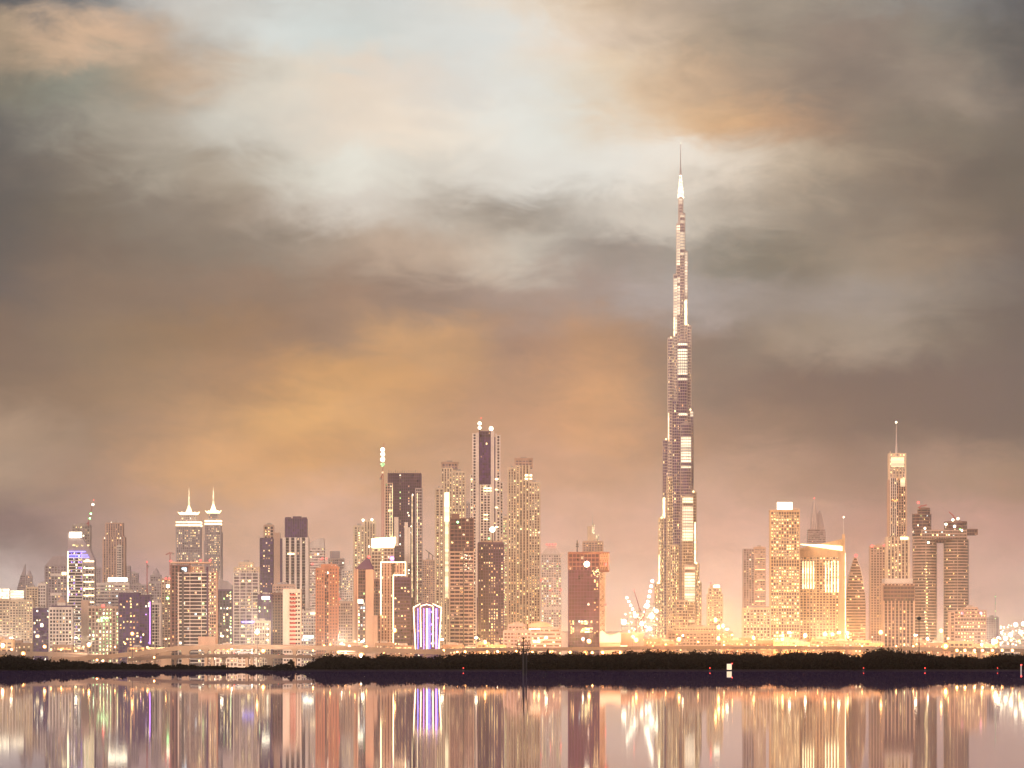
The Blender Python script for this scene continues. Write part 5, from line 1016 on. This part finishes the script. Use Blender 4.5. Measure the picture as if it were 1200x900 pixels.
PLACES = [(38, 'the white floodlit crowns'), (57, 'the low violet block'), (93, 'the white gridded block'), (140, 'the green washed block'), (178, 'the violet tower'), (200, 'the white finned block'), (255, 'the banded dark tower'), (304, 'the beige mullioned tower'), (353, 'the red balconied slab'), (397, 'the orange brown tower'),
 (415, 'the short brown block'), (444, 'the peaked roof tower'), (482, 'the gold outlined tower'), (519, 'the fan shaped hotel'), (558, 'the red brown balconied tower'), (592, 'the plum tower'), (620, 'the cream stepped tower'), (663, 'the terraced centre'), (702, 'the near black cantilever tower'), (729, 'the white tent'), (755, 'the pink warehouse'), (775, 'the lit building site'), (828, 'the tallest tower'), (850, 'the small golden tower'), (870, 'the cream depot'), (903, 'the short cream block'), (937, 'the gold windowed tower'), (990, 'the golden hotel'), (1016, 'the bullet shaped tower'), (1045, 'the beige tower'), (1071, 'the slim needle tower'), (1099, 'the left bridged tower'), (1118, 'the right bridged tower'), (1157, 'the ribbon windowed block'), (1300, 'the far site frames')]
used = {}
order = {}
for (px, py, D, s_) in LAMPS:
    pl = next(n for x, n in PLACES if px < x); order.setdefault(pl, []).append((py, px))
for k in order: order[k].sort()
ORD = ['highest', 'second highest', 'third highest', 'fourth highest', 'fifth highest', 'sixth highest', 'seventh highest', 'eighth highest', 'ninth highest', 'tenth highest']
protos = {}
for i, (px, py, D, s_) in enumerate(LAMPS):
    h = Z(py, D); key = (round(h), )
    if key not in protos: e = lamp_proto(round(h)); protos[key] = e
    else: e = copy_tree(protos[key])
    e.location = (X(px, D), D, h - round(h))
    head = [c for c in e.children if c.name.startswith('lamp_head')][0]
    # emissive orange ball paints the halo round each lamp, larger for stronger glare
    m = MB(); r = .8 * s_; m.ball((0, -1.6, round(h) - .2), r * 1.5, 'painted lamp halo', 10, 6); m.ball((0, -1.6 - r * 1.15, round(h) - .2), r * .75, 'sodium lamp' if (i % 9) else 'white lamp', 8, 5)
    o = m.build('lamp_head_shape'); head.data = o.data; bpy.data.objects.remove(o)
    pl = next(n for x, n in PLACES if px < x); k = order[pl].index((py, px)); cnt = len(order[pl])
    w = 'only orange street lamp' if cnt == 1 else ORD[k] + ' orange street lamp'
    tag(e, ('large ' if s_ > 1.8 else '') + w + ' in front of ' + pl, 'street lamp', 'street lamps along the city roads')
    if s_ >= 1.3 and D >= 4550:
        l = bpy.data.lights.new('lamp_light', 'POINT'); l.energy = 330000 * s_ ** 1.5; l.color = (1, .42, .13) if (i % 9) else (1, .8, .6); l.shadow_soft_size = 2.5
        lo = bpy.data.objects.new('lamp_light', l); C.objects.link(lo); lo.parent = e; lo.visible_glossy = False; lo.location = (0, -1.6, round(h) + 2.5)
# ------------------------------------------------------------------ water markers and signs
e = empty('channel_marker', (X(613.4, 255), 255, 0)); e.scale = (1.15, 1.15, 1.24); tag(e, 'black navigation marker pole with round lookout rack standing in the water', 'marker')
m = MB(); m.bar((0, 0, -.5), (0, 0, 1.15), .07, 'black metal', 8, .06); m.bar((.14, 0, -.5), (.14, 0, 1.1), .04, 'black metal', 6); m.build('post', e)
m = MB()
for z_, r_ in ((1.22, .30), (1.40, .36), (1.55, .30)):
    n_ = 14
    for i in range(n_): a, b_ = 2 * pi * i / n_, 2 * pi * (i + 1) / n_; m.bar((r_ * cos(a), r_ * sin(a), z_), (r_ * cos(b_), r_ * sin(b_), z_), .014, 'black metal')
for i in range(7): a = 2 * pi * i / 7; m.bar((.09 * cos(a), .09 * sin(a), 1.1), (.3 * cos(a), .3 * sin(a), 1.22), .016, 'black metal'); m.bar((.3 * cos(a), .3 * sin(a), 1.22), (.36 * cos(a), .36 * sin(a), 1.4), .014, 'black metal'); m.bar((.36 * cos(a), .36 * sin(a), 1.4), (.3 * cos(a), .3 * sin(a), 1.56), .014, 'black metal')
m.frus((0, 0, 1.12, .28, .28), (0, 0, 1.16, .28, .28), 12, 'black metal'); m.build('rack', e)
m = MB(); m.bar((0, 0, 1.15), (0, 0, 1.68), .03, 'black metal', 6); m.build('mast', e); m = MB(); m.ball((0, 0, 1.72), .06, 'black metal'); m.build('lantern', e)
e = empty('signal_pole', (X(1077, 1000), 1000, .25)); tag(e, 'thin dark pole with a round head before the left bridged tower', 'pole')
hh = Z(723, 1000) - .25; m = MB(); m.bar((0, 0, 0), (0, 0, hh - .6), .11, 'black metal', 6, .08); m.build('pole', e)
m = MB(); m.ball((0, 0, hh - .3), .55, 'black metal', 10, 6, .75); m.bar((0, 0, hh), (0, 0, hh + .6), .05, 'black metal'); m.build('head', e)
e = empty('navigation_board', (X(854.6, 880), 880, 0)); tag(e, 'white upright board with a red lamp on its corner at the waterline', 'marker board')
hb_ = Z(777.8, 880); m = MB(); m.box(-.5, .5, -.05, .05, .15, hb_, 'white paint'); m.build('board', e)
MATS['white paint'].node_tree.nodes['Principled BSDF'].inputs['Emission Color'].default_value = (1, .95, .9, 1)
m = MB(); m.box(-.44, .44, -.09, -.055, .2, hb_ - .1, 'cream light'); m.build('lit_face', e)
m = MB(); m.bar((-.35, 0, -.4), (-.35, 0, .3), .06, 'black metal'); m.bar((.35, 0, -.4), (.35, 0, .3), .06, 'black metal'); m.build('legs', e)
m = MB(); m.ball((.55, -.05, hb_ + .02), .12, 'red lamp', 8, 5); m.build('lamp', e)
for px, lb in ((832, 'small red lit buoy left of the white marker board'), (1084, 'small red lit buoy below the bridge linked towers'), (543, 'small red lit buoy left of the black marker pole'), (1012, 'faint red buoy right of the golden hotel'), (1169, 'faint red buoy below the ribbon windowed block')):
    D = 860; e = empty('buoy', (X(px, D), D, 0)); tag(e, lb, 'buoy', 'red lit buoys along the shore')
    m = MB(); m.frus((0, 0, -.2, .28, .28), (0, 0, .15, .22, .22), 10, 'black metal'); m.bar((0, 0, .15), (0, 0, .45), .05, 'black metal', 6); m.build('float', e)
    m = MB(); m.ball((0, 0, .5), .085 if lb[0] == 'f' else .10, 'red lamp', 8, 5); m.build('lamp', e)
D = 860; e = empty('channel_marker', (X(1196.6, D), D, 0)); tag(e, 'short pale post with a red lamp at the far edge of the water', 'marker')
m = MB(); m.bar((0, 0, -.4), (0, 0, 1.0), .12, 'white paint', 8); m.build('post', e); m = MB(); m.ball((.05, 0, 1.1), .16, 'red lamp', 8, 5); m.build('lamp', e)
# ------------------------------------------------------------------ traffic
def vehicle(px, py, D, kind, lb, body, lights):
    L_, H_, W_ = (4.5, 1.45, 1.8) if kind == 'car' else (11.5, 3.1, 2.5)
    z0 = Z(py, D); e = empty(kind if kind == 'bus' else 'passenger_car', (X(px, D), D, z0)); tag(e, lb, kind)
    m = MB()
    if kind == 'car': pts = [(-2.25, .35), (-2.25, .85), (-1.5, .95), (-.8, 1.42), (.9, 1.45), (1.6, .98), (2.25, .88), (2.25, .35)]
    else: pts = [(-5.7, .4), (-5.7, 2.9), (-5.4, 3.1), (5.3, 3.1), (5.7, 2.8), (5.75, .4)]
    m.poly(pts[::-1], 0, W_, body); m.build('body', e)
    m = MB()
    if kind == 'car': m.poly([(-1.35, .98), (-.75, 1.36), (.85, 1.38), (1.4, 1.0)][::-1], -.02, -.004, 'dark glass')
    else:
        m.box(-5.4, 5.5, -.02, -.004, 1.5, 2.6, 'cream light')
    m.build('windows', e)
    for x in ((-1.4, 1.4) if kind == 'car' else (-3.8, 3.6)):
        m = MB(); m.bar((x, -.06, .33), (x, .2, .33), .34, 'black metal', 12); m.bar((x, W_ - .2, .33), (x, W_ + .05, .33), .34, 'black metal', 12); m.build('wheel', e)
    s_ = lights; m = MB(); m.ball((s_ * L_ / 2, .1, .75), .42, 'white lamp', 8, 5); m.build('headlight', e)
    m = MB(); m.ball((-s_ * L_ / 2, .1, .75), .42, 'red lamp', 8, 5); m.build('tail_light', e)
vehicle(285, 766.4, 2886, 'bus', 'pale bus with lit windows on the lower bridge', 'white paint', 1)
for px, lb, b_, s_ in ((275, 'silver car behind the pale bus on the lower bridge', 'silver paint', 1), (300, 'white car ahead of the pale bus on the lower bridge', 'white paint', 1), (322, 'dark car on the lower bridge below the brown block', 'dark paint', -1), (331, 'red car on the lower bridge below the white slab', 'red paint', -1), (352, 'silver car on the lower bridge under blue white signs', 'silver paint', -1), (361, 'white car on the lower bridge left of the orange brown tower', 'white paint', 1), (242, 'dark car on the lower bridge under the banded tower', 'dark paint', -1)):
    pth = [(150,773),(190,770),(240,768.5),(300,768.5),(360,769.5),(420,771)]
    for (a, q), (c, d_) in zip(pth, pth[1:]):
        if a <= px <= c: y = q + (d_ - q) * (px - a) / (c - a)
    vehicle(px, y, 2883 if s_ > 0 else 2885.3, 'car', lb, b_, s_)


# added floodlight masts, carriers for spots that put a warm glow into the haze
MASTS = [(13, 748, .5e6, 5450, 'between the two blocks with floodlit crowns'), (89, 748, .2e6, 5150, 'right of the white gridded block'), (260, 746, .2e6, 4800, 'right of the banded dark tower'), (425, 752, .3e6, 4800, 'below the peaked roof tower'), (518, 750, .2e6, 4880, 'just right of the fan shaped hotel'), (558, 748, .3e6, 4880, 'left of the plum tower foot'), (640, 748, .2e6, 4880, 'before the terraced centre'), (757, 735, .5e6, 6140, 'among the scaffolds of the lit building site'),
 (852, 738, .35e6, 4700, 'right of the small golden tower'), (925, 742, .3e6, 4800, 'before the gold windowed tower'), (983, 742, .3e6, 4800, 'before the golden hotel'), (1073, 745, .3e6, 4700, 'right of the slim needle tower'), (1170, 748, .5e6, 4600, 'beside the far site frames')]
for x, y, pw, D, lb in MASTS:
    h = Z(y, D); e = empty('added_floodlight_mast', (X(x, D), D, 0)); tag(e, 'tall added floodlight mast ' + lb, 'floodlight', 'floodlight masts added for the haze glow')
    m = MB(); m.bar((0, 0, 0), (0, 0, h), .35, 'dark metal', 6, .2); m.build('pole', e)
    m = MB(); m.box(-1.6, 1.6, -.5, .3, h - .1, h + 1.3, 'dark metal'); m.build('bracket', e)
    m = MB(); m.box(-1.5, 1.5, -.7, -.51, h, h + 1.2, 'white lamp'); m.build('lamp_head', e)
    l = bpy.data.lights.new('haze_glow_light', 'SPOT'); l.energy = pw * 1.5; l.color = (1, .66, .30) if pw < .45e6 else (1, .82, .55); l.spot_size = radians(40); l.spot_blend = .8; l.shadow_soft_size = 1.4
    o = bpy.data.objects.new('haze_glow_light', l); C.objects.link(o); o.parent = e; o.location = (0, -2.4, h + .6); o.rotation_euler = (radians(90), 0, radians(180)); o.visible_glossy = False
